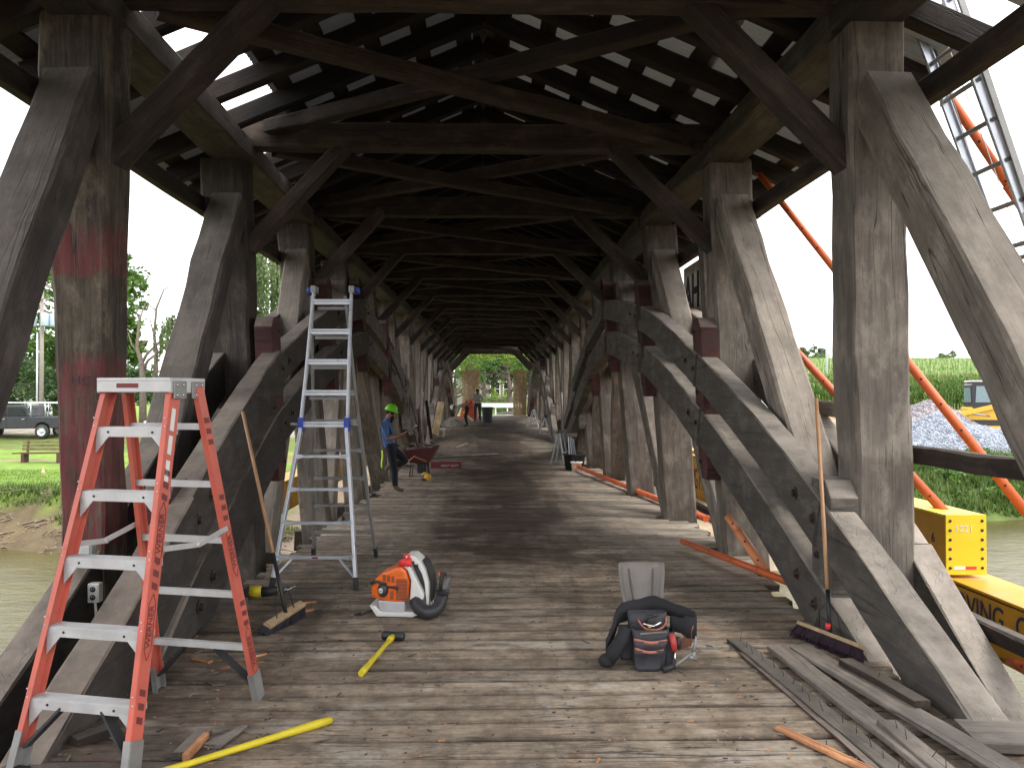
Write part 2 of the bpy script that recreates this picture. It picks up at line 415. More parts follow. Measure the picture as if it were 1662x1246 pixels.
nh = MB(); rr = random.Random(91)
for o_ in [q for q in bridge.children if q.name.startswith('plank')]:
    yc = o_.matrix_basis.translation.y; x0 = o_.matrix_basis.translation.x
    if yc > 22: continue
    for xj in (-1.9, -1.15, -.4, .4, 1.15, 1.9):
        for dy in (-.05, .05):
            if rr.random() < .8: nh.lathe([(0,.0015),(.0055,.0012),(.0065,-.001)], 6, Matrix.Translation((xj+rr.uniform(-.015,.015), yc+dy+rr.uniform(-.012,.012), F(yc)+.0015)), smooth=False)
nh.build('nail_heads', M['steel'], bridge, fixn=False, kind='stuff')
# --- under the deck: joists and chords
for k, d in enumerate(DK):
    timber('floor_beam', (-3.1, d+.3, F(d)-.36), (3.1, d+.3, F(d)-.36), .22, .32, M['brownwood'], bridge, seg=1.5)
for x in (-1.9, -1.15, -.4, .4, 1.15, 1.9):
    for a, b in zip(DK[::3], DK[3::3]+[57.3]):
        timber('joist', (x, a, F(a)-.14), (x, b, F(b)-.14), .09, .15, M['brownwood'], bridge, seg=3)
for sx in (-1, 1):
    for xo in (2.42, 3.03):
        for a, b in ((0.4, 13.4), (13.4, 31.4), (31.4, 45), (45, 57.6)):
            timber('bottom_chord', V(sx*xo, a, F(a)-.62), V(sx*xo, b, F(b)-.62), .14, .32, M['brownwood'], bridge, seg=2)
# --- posts, braces, blocks
bolt_me = MB().lathe([(0,.0),(.055,0),(.055,.008),(.03,.010),(.028,.010),(.028,.035),(0,.035)], 8, m=0, smooth=False).mesh('bolt'); bolt_me.materials.append(M['steel'])
def bolt(parent, p, sx, s=1.0):                 # p in world space; nut faces the roadway
    o = bpy.data.objects.new('bolt', bolt_me); COL.objects.link(o); o.parent = parent
    wm = Matrix.Translation(p) @ Matrix.Rotation(rad(90)*(-sx), 4, 'Y') @ Matrix.Scale(s, 4)
    o.matrix_basis = parent.matrix_basis.inverted() @ wm
for sx, side in ((-1, 'l'), (1, 'r')):
    for k, d in enumerate(DK):
        far = k > 4; seg = .35 if k < 4 else (.8 if k < 9 else 1.6)
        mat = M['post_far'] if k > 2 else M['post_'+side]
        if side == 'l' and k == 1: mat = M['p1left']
        fb = -2.75; x = 2.60+(.19 if side == 'r' else .17)
        zt = 2.64
        if side == 'l':                          # flared heads
            cw = [(0,.30),(.42,.30),(.62,.36),(.8,.46),(1,.50)] if k == 1 else [(0,.32),(.55,.32),(.75,.36),(.9,.40),(1,.40)]
        else: cw = [(0,.42),(.5,.40),(1,.40)]
        if k >= 2: cw = [(a_, b_+.08) for a_, b_ in cw]; x += .04
        chh = [(0,.38),(.8,.38),(1,.40)]
        timber('post', V(sx*x, d, fb)+Vector((0,R.uniform(-.03,.03),0)), V(sx*(x+(.05 if side=='l' else 0)), d, zt), .34, .38, mat, bridge, up=(0,1,0), seg=seg, j=.012 if k < 3 else .008, ch=.02, cuts=(cw, chh))
        # filler block between post and arch ribs
        ap = APEX[0] if k < 8 else APEX[1]
        za = zarc(d, ap)
        if k not in (0, 8):
            zt0, zb0 = za+.42, za-1.42
            zb0 = max(zb0, F(d)+.02); hw = .19
            blk = MB()
            if k == 1: zt0 = za+.14
            pr = [(-hw, zb0+.14),(-hw+.0,zt0-.12),(-hw+.10, zt0),(hw-.03, zt0),(hw, zt0-.10),(hw, zb0+.2),(hw-.10, zb0),(-hw+.06, zb0)]
            cx = rack(sx*2.49, d, za)+(.20 if sx < 0 and k == 1 else 0)
            cx2 = rack(sx*2.49, d, zb0)-cx
            Mx = Matrix.Translation((cx, d, 0)) @ Matrix.Rotation(rad(90), 4, 'Z')
            sh = Matrix.Identity(4)
            blk.prism(pr, .20, Mx)
            for v in blk.v: v.x += (rack(0, d, v.z)-rack(0, d, za))
            bo = blk.build('filler_block', M['arch'] if (k == 1 and sx > 0) else (M['redblock'] if k < 6 or (k*7+sx) % 3 == 0 else M['greyboard']), bridge, bev=.012)
            if k < 6:
                for zz in (za+.27, za-.42, za-1.22):
                    if zz > F(d)+.1 and zz < zt0-.05: bolt(bo, Vector((rack(sx*2.385, d, zz)+(.20 if sx < 0 and k == 1 else 0), d+.08, zz)), sx, .55)
        # braces rise towards the middle of each span
        tg = []
        if 1 <= k <= 4: tg.append(k-1)
        if 4 <= k <= 7: tg.append(k+1)
        if 9 <= k <= 12: tg.append(k-1)
        if 12 <= k <= 14: tg.append(k+1)
        for q in tg:
            d2 = DK[q]; s = 1 if d2 > d else -1; bz = F(d2)-.12
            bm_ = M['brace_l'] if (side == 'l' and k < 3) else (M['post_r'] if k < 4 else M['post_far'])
            ft = 1.05 if (sx < 0 and k == 1) else .34
            timber('brace', V(sx*2.81, d2-s*ft, bz), V(sx*2.80, d+s*.20, 2.13), .31 if sx < 0 else .33, .33, bm_, bridge, up=(sx*-1,0,.001), seg=seg, j=.009, ch=.018)
# closer frames of the far portal and the pier doubles
for sx in (-1, 1):
    for d in (55.4, 58.2):
        timber('post', V(sx*2.77, d, -2.2), V(sx*2.77, d, 2.74), .3, .26, M['post_far'], bridge, up=(0,1,0), seg=2)
    for d in (29.7, 33.3, 44.1, 47.8):
        timber('post', V(sx*2.80, d, -2.4), V(sx*2.80, d, 2.6), .28, .22, M['post_far'], bridge, up=(0,1,0), seg=2)
    # lean timbers seen doubled behind the posts
    for d in (11.6, 15.2, 18.8, 22.4, 26.0):
        if sx > 0 or d > 15: timber('stud', V(sx*3.08, d, -2.3), V(sx*3.08, d+.1, 2.1), .18, .22, M['post_far'], bridge, up=(0,1,0), seg=1.2)
# --- arches: four laminated ribs a side and span, cut in straight pieces that meet at the posts
for sx in (-1, 1):
    for ap, ks in ((APEX[0], range(0, 8)), (APEX[1], range(8, 16))):
        for xo, w in ((2.455, .20), (3.05, .20)):
            for dz in (0, -.62):
                for k in ks:
                    a = DK[k]; b = DK[k]+3.62 if k < 15 else 57.4
                    sub = 3; pts = []
                    for i in range(sub+1):
                        dd = lerp(a, b, i/sub); pts.append((dd, zarc(dd, ap)-.17+dz))
                    if k == 0: pts[0] = (a, pts[0][1])
                    # one continuous piece following the curve
                    drop = lambda q: 0 if xo < 2.6 else (-.33*max(0, min(1, (9.2-q)/3)) if sx < 0 else -.27*max(0, min(1, (9.2-q)/3))-.35*max(0, min(1.6, (6.3-q)/1.3)))
                    shx = lambda q: 0 if sx > 0 or ap > 20 else interp([(5.2,.34),(6.6,.24),(9.6,0)], q)
                    nm = 'arch_rib'; vs = []; fs = []; n = 9; rr = random.Random(int(k*31+xo*10+sx*7+dz*50))
                    hh = (.18 if dz == 0 else .21)+rr.uniform(-.008, .012)+(.05 if sx < 0 and k < 2 else 0)
                    for i in range(n+1):
                        dd = lerp(a, b, i/n); zc = zarc(dd, ap)-.18+dz+(-.03 if dz else 0)+drop(dd); sl_ = (zarc(dd+.05, ap)-zarc(dd-.05, ap))/.1
                        L_ = math.hypot(1, sl_); ny, nz = -sl_/L_, 1/L_
                        xc = rack(sx*xo, dd, zc)+shx(dd)
                        for yy, zz in ((-w/2, -hh+.012), (-w/2+.012, -hh), (w/2-.012, -hh), (w/2, -hh+.012), (w/2, hh-.012), (w/2-.012, hh), (-w/2+.012, hh), (-w/2, hh-.012)):
                            q = rr.uniform(-.005, .005)
                            vs.append((dd+ny*zz, yy+q+(xc-rack(sx*xo, a, zc)), zc+nz*zz+rr.uniform(-.006,.006)))
                    for i in range(n):
                        for t in range(8):
                            t2 = (t+1) % 8; fs.append((i*8+t, i*8+t2, (i+1)*8+t2, (i+1)*8+t))
                    fs.append(tuple(range(8))[::-1]); fs.append(tuple(n*8+t for t in range(8)))
                    z0 = zarc(a, ap)+dz; X0 = rack(sx*xo, a, z0)
                    lv = [(v[0]-a, v[1], v[2]-z0) for v in vs]
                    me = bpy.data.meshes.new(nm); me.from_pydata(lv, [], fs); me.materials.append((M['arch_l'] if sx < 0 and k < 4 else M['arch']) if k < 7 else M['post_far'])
                    o = bpy.data.objects.new(nm, me)
                    # local x runs with the bridge axis (+Y), local y is -X mirrored to +X
                    o.matrix_basis = Matrix(((0, 1, 0, X0), (1, 0, 0, a), (0, 0, 1, z0), (0, 0, 0, 1))) @ Matrix.Scale(1, 4)
                    link(o, bridge)
                    if xo < 2.6 and k < 6:
                        for dd in ((a+.05, a+.42) if k else ()):
                            zc = zarc(dd, ap)-.17+dz
                            if zc > F(dd)+.05: bolt(o, Vector((rack(sx*(xo-.10), dd, zc)+shx(dd), dd, zc)), sx, .9)
# --- plates, ties, knees, lateral bracing
for sx in (-1, 1):
    for a, b in ((.4, 6.15), (6.15, 13.39), (13.39, 20.6), (20.6, 31.5), (31.5, 42.3), (42.3, 58.8)):
        timber('wall_plate', V(sx*2.76, a, 2.745), V(sx*2.76, b, 2.745), .46, .24, M['plate'], bridge, seg=.6, j=.012, ch=.02)
        # eave board the siding was nailed to
    for a, b in ((.6, 9.7), (9.7, 16.9), (16.9, 31.4), (31.4, 45), (45, 58)):
        timber('nailer', V(sx*3.13, a, 2.12), V(sx*3.13, b, 2.12), .12, .17, M['brownwood'], bridge, seg=1.0)
timber('nailer', V(3.10, .8, -.43), V(3.10, 6.25, -.43), .10, .13, M['brownwood'], bridge)
timber('nailer', V(3.22, 2.0, -1.52), V(3.22, 5.95, -1.52), .10, .11, M['brownwood'], bridge)
timber('nailer', V(3.16, 6.4, -.2), V(3.16, 9.6, -.05), .07, .14, M['greyboard'], bridge)
timber('nailer', V(3.16, 10.0, .55), V(3.16, 13.2, .55), .07, .14, M['greyboard'], bridge)
tieds = [DK[k] for k in range(0, 16)]+[55.4, 58.2]
for k, d in enumerate(tieds):
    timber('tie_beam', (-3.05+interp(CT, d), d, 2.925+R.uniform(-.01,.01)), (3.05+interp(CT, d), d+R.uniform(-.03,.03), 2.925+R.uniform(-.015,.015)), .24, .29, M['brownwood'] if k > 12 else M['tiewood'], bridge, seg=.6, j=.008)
    for sx in (-1, 1):
        timber('knee_brace', V(sx*2.66, d, 1.66), V(sx*1.50, d, 2.86), .16, .24, M['tiewood'], bridge, up=(0,1,0), seg=.5, j=.008)
for k in range(0, 15):
    a, b = DK[k]+.13, DK[k+1]-.13
    timber('cross_brace', V(-2.35, a, 2.83), V(2.35, b, 2.83), .17, .15, M['brownwood'], bridge, seg=.6, j=.007)
    timber('cross_brace', V(2.35, a, 2.985), V(-2.35, b, 2.985), .17, .15, M['brownwood'], bridge, seg=.6, j=.007)
# --- roof: rafters, purlins, corrugated sheets
ZR, SL = 4.02, .43
def zroof(x): return ZR-SL*abs(x)
RS = .79; nr = 74
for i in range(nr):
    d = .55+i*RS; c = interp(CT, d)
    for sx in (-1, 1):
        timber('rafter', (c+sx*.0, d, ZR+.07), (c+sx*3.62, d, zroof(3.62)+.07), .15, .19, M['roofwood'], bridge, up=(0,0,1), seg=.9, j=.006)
for sx in (-1, 1):
    for r_ in range(8):
        xo = .22+r_*.475
        for a in range(0, 15):
            if sx > 0 and xo > 3.2 and a < 2: continue
            if sx < 0 and 2.5 < xo < 2.7 and 1 <= a < 3: continue
            y0, y1 = a*3.95+.4, (a+1)*3.95+.4
            if y0 > 58: continue
            y1 = min(y1, 58.9)
            timber('purlin', (interp(CT, y0)+sx*xo, y0, zroof(xo)+.195), (interp(CT, y1)+sx*xo, y1, zroof(xo)+.195), .175, .05, M['roofwood'], bridge, up=(sx*SL, 0, 1), seg=2, j=.004, ch=.004)
def sheet(x0, x1, name):                       # one sheet .79 wide along the bridge, ribs running down the slope
    n = 40; vs = []; fs = []
    for i in range(n+1):
        t = i/n*.83; zz = .009*math.sin(i/n*2*math.pi*10)
        for x in (x0, x1): vs.append((x, t, -SL*abs(x)+zz))
    for i in range(n): fs.append((2*i, 2*i+1, 2*i+3, 2*i+2))
    me = bpy.data.meshes.new(name); me.from_pydata(vs, [], fs); me.polygons.foreach_set('use_smooth', [True]*n)
    return me
up_r, lo_r = sheet(0, 2.28, 'roof_sheet'), sheet(2.16, 3.78, 'roof_sheet')
up_l, lo_l = sheet(0, -2.28, 'roof_sheet'), sheet(-2.16, -3.78, 'roof_sheet')
for me in (up_r, lo_r): me.materials.append(M['roof'])
out_l = sheet(-3.05, -3.78, 'roof_sheet'); in_r = sheet(2.16, 3.18, 'roof_sheet'); in_r.materials.append(M['roof'])
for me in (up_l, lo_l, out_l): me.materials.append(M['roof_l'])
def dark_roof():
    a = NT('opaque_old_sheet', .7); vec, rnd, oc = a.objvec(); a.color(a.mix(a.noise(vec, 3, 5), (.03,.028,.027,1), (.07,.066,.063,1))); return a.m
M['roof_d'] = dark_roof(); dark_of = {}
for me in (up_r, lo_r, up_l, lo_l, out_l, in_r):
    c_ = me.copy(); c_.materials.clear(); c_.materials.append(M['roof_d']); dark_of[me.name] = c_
for i in range(nr):
    d = .2+i*.79
    for me, low, sx in ((up_r,0,1),(lo_r,1,1),(up_l,0,-1),(lo_l,1,-1)):
        if sx < 0 and low and (5.0 < d < 9.3 or 10.1 < d < 10.6): me = out_l
        if sx > 0 and low and 5.3 < d < 6.2: me = in_r
        if d > 50 and R.random() < .25: continue
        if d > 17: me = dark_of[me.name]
        o = bpy.data.objects.new('roof_sheet', me); link(o, bridge)
        o.location = (interp(CT, d), d, ZR+.225+R.uniform(-.004,.012)+low*-.006)
        o.rotation_euler = (0, 0, R.uniform(-.002,.002))
# ridge cap
rc = MB()
rc.add([(-.22,.2,ZR+.15),(0,.2,ZR+.26),(.22,.2,ZR+.15),(-.22,59.2,ZR+.15),(0,59.2,ZR+.26),(.22,59.2,ZR+.15)],[(0,1,4,3),(1,2,5,4)])
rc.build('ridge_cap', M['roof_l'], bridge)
# sign board on the outside of the wall, with painted letters
sign_w = plain('white_painted_boards', (.80,.78,.74), .7, 0, .08, 4, dirt=(.35,.32,.28), dirt_amt=.3)
black = plain('black_paint', (.018,.018,.022), .6)
def text(body, size, mat, loc, rot, parent=None, name='lettering', ext=.002, font_sx=1.0, align='CENTER', bold=0):
    cu = bpy.data.curves.new(name, 'FONT'); cu.body = body; cu.size = size; cu.extrude = ext; cu.align_x = align; cu.align_y = 'CENTER'; cu.offset = bold
    t = bpy.data.objects.new('t', cu); COL.objects.link(t); bpy.context.view_layer.update()
    me = bpy.data.meshes.new_from_object(t.evaluated_get(bpy.context.evaluated_depsgraph_get()))
    bpy.data.objects.remove(t); me.name = name
    o = bpy.data.objects.new(name, me); me.materials.clear(); me.materials.append(mat)
    o.location = loc; o.rotation_euler = rot; o.scale = (font_sx, 1, 1); link(o, parent); return o
sg = thing('sign_board', 'white painted board with big black letters under the right eave', 'sign', (3.34, 13.9, 1.62))
b_ = MB()
for i in range(5):
    MB().box((0, -1.0+.42*i, 0), (.022, .412, 1.12)).build('board', sign_w, sg)
for ch_, yy_ in (('A', .55), ('H', .02)): text(ch_, .80, black, (-.015, yy_, .06), (rad(90), 0, rad(-90)), sg, ext=.003, font_sx=.95, bold=.02)
for ch_, xx_ in (('H', -2.835), ('C', -2.765)): text(ch_, .085, black, (xx_, 5.925, .10), (rad(90), 0, .05), bridge, 'carved_letter', .002)
# far portal: open doors of new pine
def door(cx, w, lean):
    z0 = F(58)-.02; t = thing('barn_door', 'open %s door of pale new pine boards with a diagonal brace' % lean, 'door', (cx, 59.2 if cx<0 else 58.9, z0))
    n = int(w/.16); h = 3.12
    for i in range(n): MB().box((-w/2+(i+.5)*w/n, 0, h/2), (w/n-.012, .03, h)).build('board', M['lightwood'], t)
    for zz in (.12, h-.12): MB().box((0, -.032, zz), (w, .03, .2)).build('rail', M['lightwood'], t)
    for xx in (-w/2+.08, w/2-.08): MB().box((xx, -.034, h/2), (.15, .03, h-.42)).build('stile', M['lightwood'], t)
    s = 1 if cx < 0 else -1
    MB().beam((-s*(w/2-.2), -.036, .3), (s*(w/2-.2), -.036, h-.3), .03, .14, up=(0,1,0)).build('diagonal_brace', M['lightwood'], t)
door(-1.42, 1.22, 'left'); door(1.93, .92, 'right')
MB().box((2.6,58.7,-.1),(.25,.3,2.7)).build('portal_board', M['greyboard'], bridge)
# gable over the far portal
for i in range(16):
    x = -2.7+i*.36; MB().box((x, 58.95, (3.07+zroof(x))/2+.1), (.35, .025, max(.1, zroof(x)-3.07+.2))).build('gable_board', M['brownwood'], bridge)
# ================================================================== THE LAND
SH = [(-60,31),(-30,27.5),(-10,25.0),(-2,22.5),(8,21.5),(12,26),(16,30),(30,31.5),(80,34)]
def shore(x): return sinterp(SH, x)+.7*noise.noise(Vector((x*.35, 3.1, 0)))
WATER = -4.6
def ground(x, y):
    n = noise.noise(Vector((x*.25, y*.25, 0)))*.10+noise.noise(Vector((x*.9, y*.9, 4)))*.05
    s = y-shore(x)
    if y < 12:                                            # bank on the camera's side
        t = sstep(3.2, .6, y); return lerp(-5.4, -2.15, t)+n
    if s < 0: return -5.0-.4*sstep(0, 3, -s)+n*.3
    left = [(0,-4.85),(.8,-4.3),(1.6,-3.9),(2.2,-3.25),(2.8,-3.10),(16,-3.08),(20,-2.75),(25,-2.15),(31,-2.05),(60,-1.9),(300,-1)]
    mid = [(0,-4.85),(3,-4.3),(9,-3.5),(16,-3.0),(26,-2.8),(33,-2.1),(36,-1.55),(60,-1.5),(300,-1)]
    right = [(0,-4.85),(1.2,-4.2),(3.5,-3.1),(6,-2.85),(14,-2.7),(21,-2.2),(27,-1.55),(30,-1.35),(120,2.9),(170,5.9),(270,13.3),(330,11)]
    L, C, Rr = interp(left, s), interp(mid, s), interp(right, s)
    if y > 55:
        hr = interp([(55,-1.9),(60,-1.34),(150,2.9),(200,5.9),(300,13.3),(360,13),(500,6)], y); Rr = hr
        hc = -1.5; f = sstep(.14, .27, x/y); 
        return lerp(lerp(L, hc, sstep(-.35, -.1, x/y)), Rr, f)+n*.5
    a = sstep(-11, -5, x); b = sstep(7, 12, x)
    z = lerp(lerp(L, C, a), Rr, b)
    if abs(x) < 7 and y > 50: z = lerp(z, -1.5, sstep(50, 56.5, y)*sstep(7, 4, abs(x)))
    return z+n*(1.0 if s < 6 else .5)
def zone(x, y):
    s = y-shore(x); n = noise.noise(Vector((x*.4, y*.4, 9)))
    G = (.15,.26,.032); D = (.21,.155,.11); DK_ = (.085,.065,.045); T = (.34,.285,.235); RD = (.36,.20,.16)
    if y < 12: return DK_
    if s < 0: return DK_
    if x < -7:
        if s < 1.5+n*.8: return (.125,.098,.062)
        if s < 2.3+n: return (.10,.085,.05) if n < .1 else (.11,.17,.035)
        if 23.5 < s+ .8*n < 31 : return (.30,.28,.26)
        if 14 < s < 18.5 and n > .05: return (.22,.19,.10)
        if 18.5 < s < 23.5: return (.12,.17,.035)
        return G
    if x < 11+n*2 and s < 34: return tuple(lerp(p, q, sstep(-.3, .3, n)) for p, q in zip(T, (.28,.225,.18)))
    if x > 10 and y < 36+n*2: return (.075,.125,.03)
    if x/y > .14 and y < 58: return RD if n > -.1 else (.34,.27,.22)
    if x/y > .14:
        if y < 66: return (.30,.19,.10)
        q = (y-66)
        if y < 150: return (.15,.23,.05)
        return (.13,.21,.045)
    if y < 66 and abs(x) < 6: return (.27,.24,.20)
    return (.10,.17,.03)
def axis(a, b, f): 
    out = [a]; 
    while out[-1] < b: out.append(out[-1]+f(out[-1]))
    return out
xs = axis(-260, 300, lambda v: .8 if -32 < v < 34 else (2.2 if -70 < v < 80 else 9))
ys = axis(-40, 560, lambda v: 2.5 if v < 0 else (.75 if v < 62 else (2.5 if v < 110 else 12)))
vs, cs = [], []
for yy in ys:
    for xx in xs: vs.append((xx, yy, ground(xx, yy))); cs.append(zone(xx, yy)+(1,))
nx = len(xs); fs = [(j*nx+i, j*nx+i+1, (j+1)*nx+i+1, (j+1)*nx+i) for j in range(len(ys)-1) for i in range(nx-1)]
me = bpy.data.meshes.new('ground'); me.from_pydata(vs, [], fs); me.polygons.foreach_set('use_smooth', [True]*len(fs))
ca = me.color_attributes.new('zone', 'FLOAT_COLOR', 'POINT'); ca.data.foreach_set('color', [q for c in cs for q in c])
a = NT('earth_grass_and_field', .95); at = a.n('Attribute', attribute_name='zone'); ge = a.n('NewGeometry'); pos = ge.outputs['Position']
n1 = a.noise(pos, 1.1, 9, .7); n2 = a.noise(pos, 9, 6, .7); n3 = a.noise(pos, .12, 4)
c = a.mix(a.mapr(n1, .3, .7, 0, 1), a.mix(1, at.outputs['Color'], (.62,.62,.58,1), 'MULTIPLY'), a.mix(1, at.outputs['Color'], (1.35,1.3,1.2,1), 'MULTIPLY'))
c = a.mix(a.mapr(n2, .35, .65, 0, .35), c, a.mix(1, c, (.6,.6,.55,1), 'MULTIPLY'))
c = a.mix(a.mapr(n3, .4, .65, 0, .5), c, a.mix(1, c, (1.3,1.15,.9,1), 'MULTIPLY'))
a.color(c); a.bump(a.math('ADD', n1, a.math('MULTIPLY', n2, .4)), .8, .12); me.materials.append(a.m)
tag(link(bpy.data.objects.new('ground', me)), kind='structure')
# far flats beyond the modelled land
me = bpy.data.meshes.new('far_ground'); me.from_pydata([(-2500,-500,-3),(2500,-500,-3),(2500,2600,-3),(-2500,2600,-3)], [], [(0,1,2,3)])
me.transform(Matrix.Translation((0,0,-3.0))); me.materials.append(plain('far_meadow', (.10,.15,.05), .95, scale=.02)); tag(link(bpy.data.objects.new('far_ground', me)), kind='structure')
# river
vs = []; fs = []; N = 90
wm = MB().add([(-260,-1,WATER),(260,-1,WATER),(260,60,WATER),(-260,60,WATER)], [(0,1,2,3)])
a = NT('muddy_river', .2); ge = a.n('NewGeometry'); pos = ge.outputs['Position']
n = a.noise(a.scale(pos, (.5,1,1)), .35, 4); a.color(a.mix(a.mapr(n, .35, .65), (.070,.062,.020,1), (.105,.093,.036,1)))
h = a.math('ADD', a.noise(a.scale(pos, (1,1.8,1)), 1.3, 5, .6), a.math('MULTIPLY', a.noise(a.scale(pos, (1,2,1)), 6, 3), .25)); a.bump(h, .35, .09)
a.b.inputs['IOR'].default_value = 1.33; a.b.inputs['Specular IOR Level'].default_value = .16
tag(wm.build('river', a.m), kind='structure')

# ------------------------------------------------------------------ foliage
def leafmat(name, c1, c2, tr=.35):
    a = NT(name, .55); ge = a.n('NewGeometry'); n = a.noise(ge.outputs['Position'], .55, 4, .6)
    n2 = a.noise(ge.outputs['Position'], 7, 2)
    c = a.mix(a.mapr(n, .35, .65), tuple(c1)+(1,), tuple(c2)+(1,)); c = a.mix(a.mapr(n2, .3, .7, 0, .5), c, a.mix(1, c, (.6,.65,.5,1), 'MULTIPLY'))
    a.color(c); t = a.n('BsdfTranslucent'); a.l(c, t.inputs[0]); ms = a.n('MixShader'); ms.inputs[0].default_value = tr
    a.l(a.b.outputs[0], ms.inputs[1]); a.l(t.outputs[0], ms.inputs[2]); a.l(ms.outputs[0], a.out.inputs[0]); return a.m
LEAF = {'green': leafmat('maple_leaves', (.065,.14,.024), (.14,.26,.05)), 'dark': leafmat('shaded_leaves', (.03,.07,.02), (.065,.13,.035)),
        'lime': leafmat('yellow_green_leaves', (.13,.22,.02), (.26,.36,.05)), 'willow': leafmat('willow_leaves', (.10,.16,.06), (.20,.27,.11)),
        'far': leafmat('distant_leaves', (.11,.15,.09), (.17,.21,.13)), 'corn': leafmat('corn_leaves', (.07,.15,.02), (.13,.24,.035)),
        'tassel': leafmat('corn_tassels', (.16,.22,.06), (.24,.27,.09)), 'weed': leafmat('bank_weeds', (.06,.12,.02), (.15,.22,.05))}
bark = plain('grey_bark', (.10,.08,.065), .95, 0, .4, 6, bump=.6)
def leaves(mb, c, r, n, s, rr, m=0, elong=1.0, droop=0):
    for _ in range(n):
        while True:
            q = Vector((rr.uniform(-1,1), rr.uniform(-1,1), rr.uniform(-1,1)))
            if q.length < 1: break
        p = Vector((c[0]+q.x*r[0], c[1]+q.y*r[1], c[2]+q.z*r[2]))
        u = Vector((rr.gauss(0,1), rr.gauss(0,1), rr.gauss(0,.6)-droop*2)).normalized(); w = u.cross(Vector((rr.gauss(0,1), rr.gauss(0,1), rr.gauss(0,1)))).normalized()
        a_ = s*rr.uniform(.6,1.3); u = u*a_*elong; w = w*a_*.5
        b = len(mb.v); mb.v += [p-u*.5, p+w*.5-u*.05, p+u*.5, p-w*.5-u*.05]; mb.f.append([b,b+1,b+2,b+3]); mb.mi.append(m); mb.sm.append(False)
def crown(mb, c, r, nclump, nleaf, s, rr, m=0, clump=.28, hollow=.35, elong=1, droop=0):
    for _ in range(nclump):
        while True:
            q = Vector((rr.uniform(-1,1), rr.uniform(-1,1), rr.uniform(-1,1)))
            if hollow < q.length < 1: break
        k = clump*rr.uniform(.6,1.35); e = 1-.25*max(0, q.z)
        p = (c[0]+q.x*r[0]*e, c[1]+q.y*r[1]*e, c[2]+q.z*r[2])
        leaves(mb, p, (r[0]*k, r[1]*k, r[2]*k*.7), nleaf, s, rr, m, elong, droop)
def limbs(mb, base, top, r0, rr, nb, spread, levels=1):
    base, top = Vector(base), Vector(top); pts = [base.lerp(top, t)+Vector((rr.uniform(-.2,.2)*t, rr.uniform(-.2,.2)*t, 0)) for t in (0,.25,.5,.75,1)]
    mb.tube(pts, [r0, r0*.8, r0*.62, r0*.42, r0*.15], 7)
    for i in range(nb):
        t = rr.uniform(.35,.95); p = base.lerp(top, t); a_ = rr.uniform(0, 6.28); l_ = spread*rr.uniform(.5,1)*(1.15-t*.5)
        e = p+Vector((math.cos(a_)*l_, math.sin(a_)*l_, l_*rr.uniform(.3,.9)))
        mid = p.lerp(e, .5)+Vector((rr.uniform(-.2,.2), rr.uniform(-.2,.2), -.1*l_))
        mb.tube([p, mid, e], [r0*.35*(1.1-t*.5), r0*.22, r0*.06], 5)
        if levels > 1:
            for _ in range(3):
                f = mid.lerp(e, rr.uniform(0,.9)); g = f+Vector((rr.uniform(-1,1), rr.uniform(-1,1), rr.uniform(.1,1)))*l_*.45
                mb.tube([f, f.lerp(g,.5)+Vector((0,0,.06*l_)), g], [r0*.13, r0*.08, r0*.03], 4)
def tree(name, label, x, y, crowns, h, r0, leaf, n, nl, s, seed, group=None, spread=3, nb=9, base=None, **kw):
    z0 = ground(x, y)-.1 if base is None else base; t = thing(name, label, 'tree', (x, y, z0), 0, group); rr = random.Random(seed)
    mb = MB(); limbs(mb, (0,0,0), (0,0,h*.85), r0, rr, nb, spread); mb.build('trunk', bark, t, fixn=False)
    mb = MB()
    for (cx, cy, cz, rx, ry, rz) in crowns: crown(mb, (cx-x, cy-y, cz-z0), (rx, ry, rz), n, nl, s, rr, **kw)
    mb.build('crown', LEAF[leaf], t, fixn=False); return t
def pc(px, py, Y): v = P(px, py, Y); return v
# left: big maple behind the utility pole, with smaller lobes down its right side
c0 = pc(95, 520, 66); c1 = pc(185, 470, 64); c2 = pc(20, 560, 66); c3 = pc(205, 560, 65); c4 = pc(130, 440, 66)
tree('maple_tree', 'large leafy green tree behind the utility pole and the pickup', c0.x, 66, [(c0.x,66,c0.z,5.5,5,4.2),(c1.x,64,c1.z,2.2,3,3.2),(c2.x,66,c2.z-.4,4,4,3.2),(c3.x,65,c3.z,1.2,2,2.2),(c4.x,66,c4.z,3.0,3,3)], 12, .38, 'green', 55, 62, .42, 3, clump=.26, hollow=.2)
tree('hedge_tree', 'low round green tree left behind the pickup truck', pc(20,620,60).x, 60, [(pc(20,610,60).x,60,.6,4.5,3,1.9),(pc(150,612,60).x,60,.2,3.5,3,1.9)], 3.4, .2, 'dark', 60, 60, .34, 5)
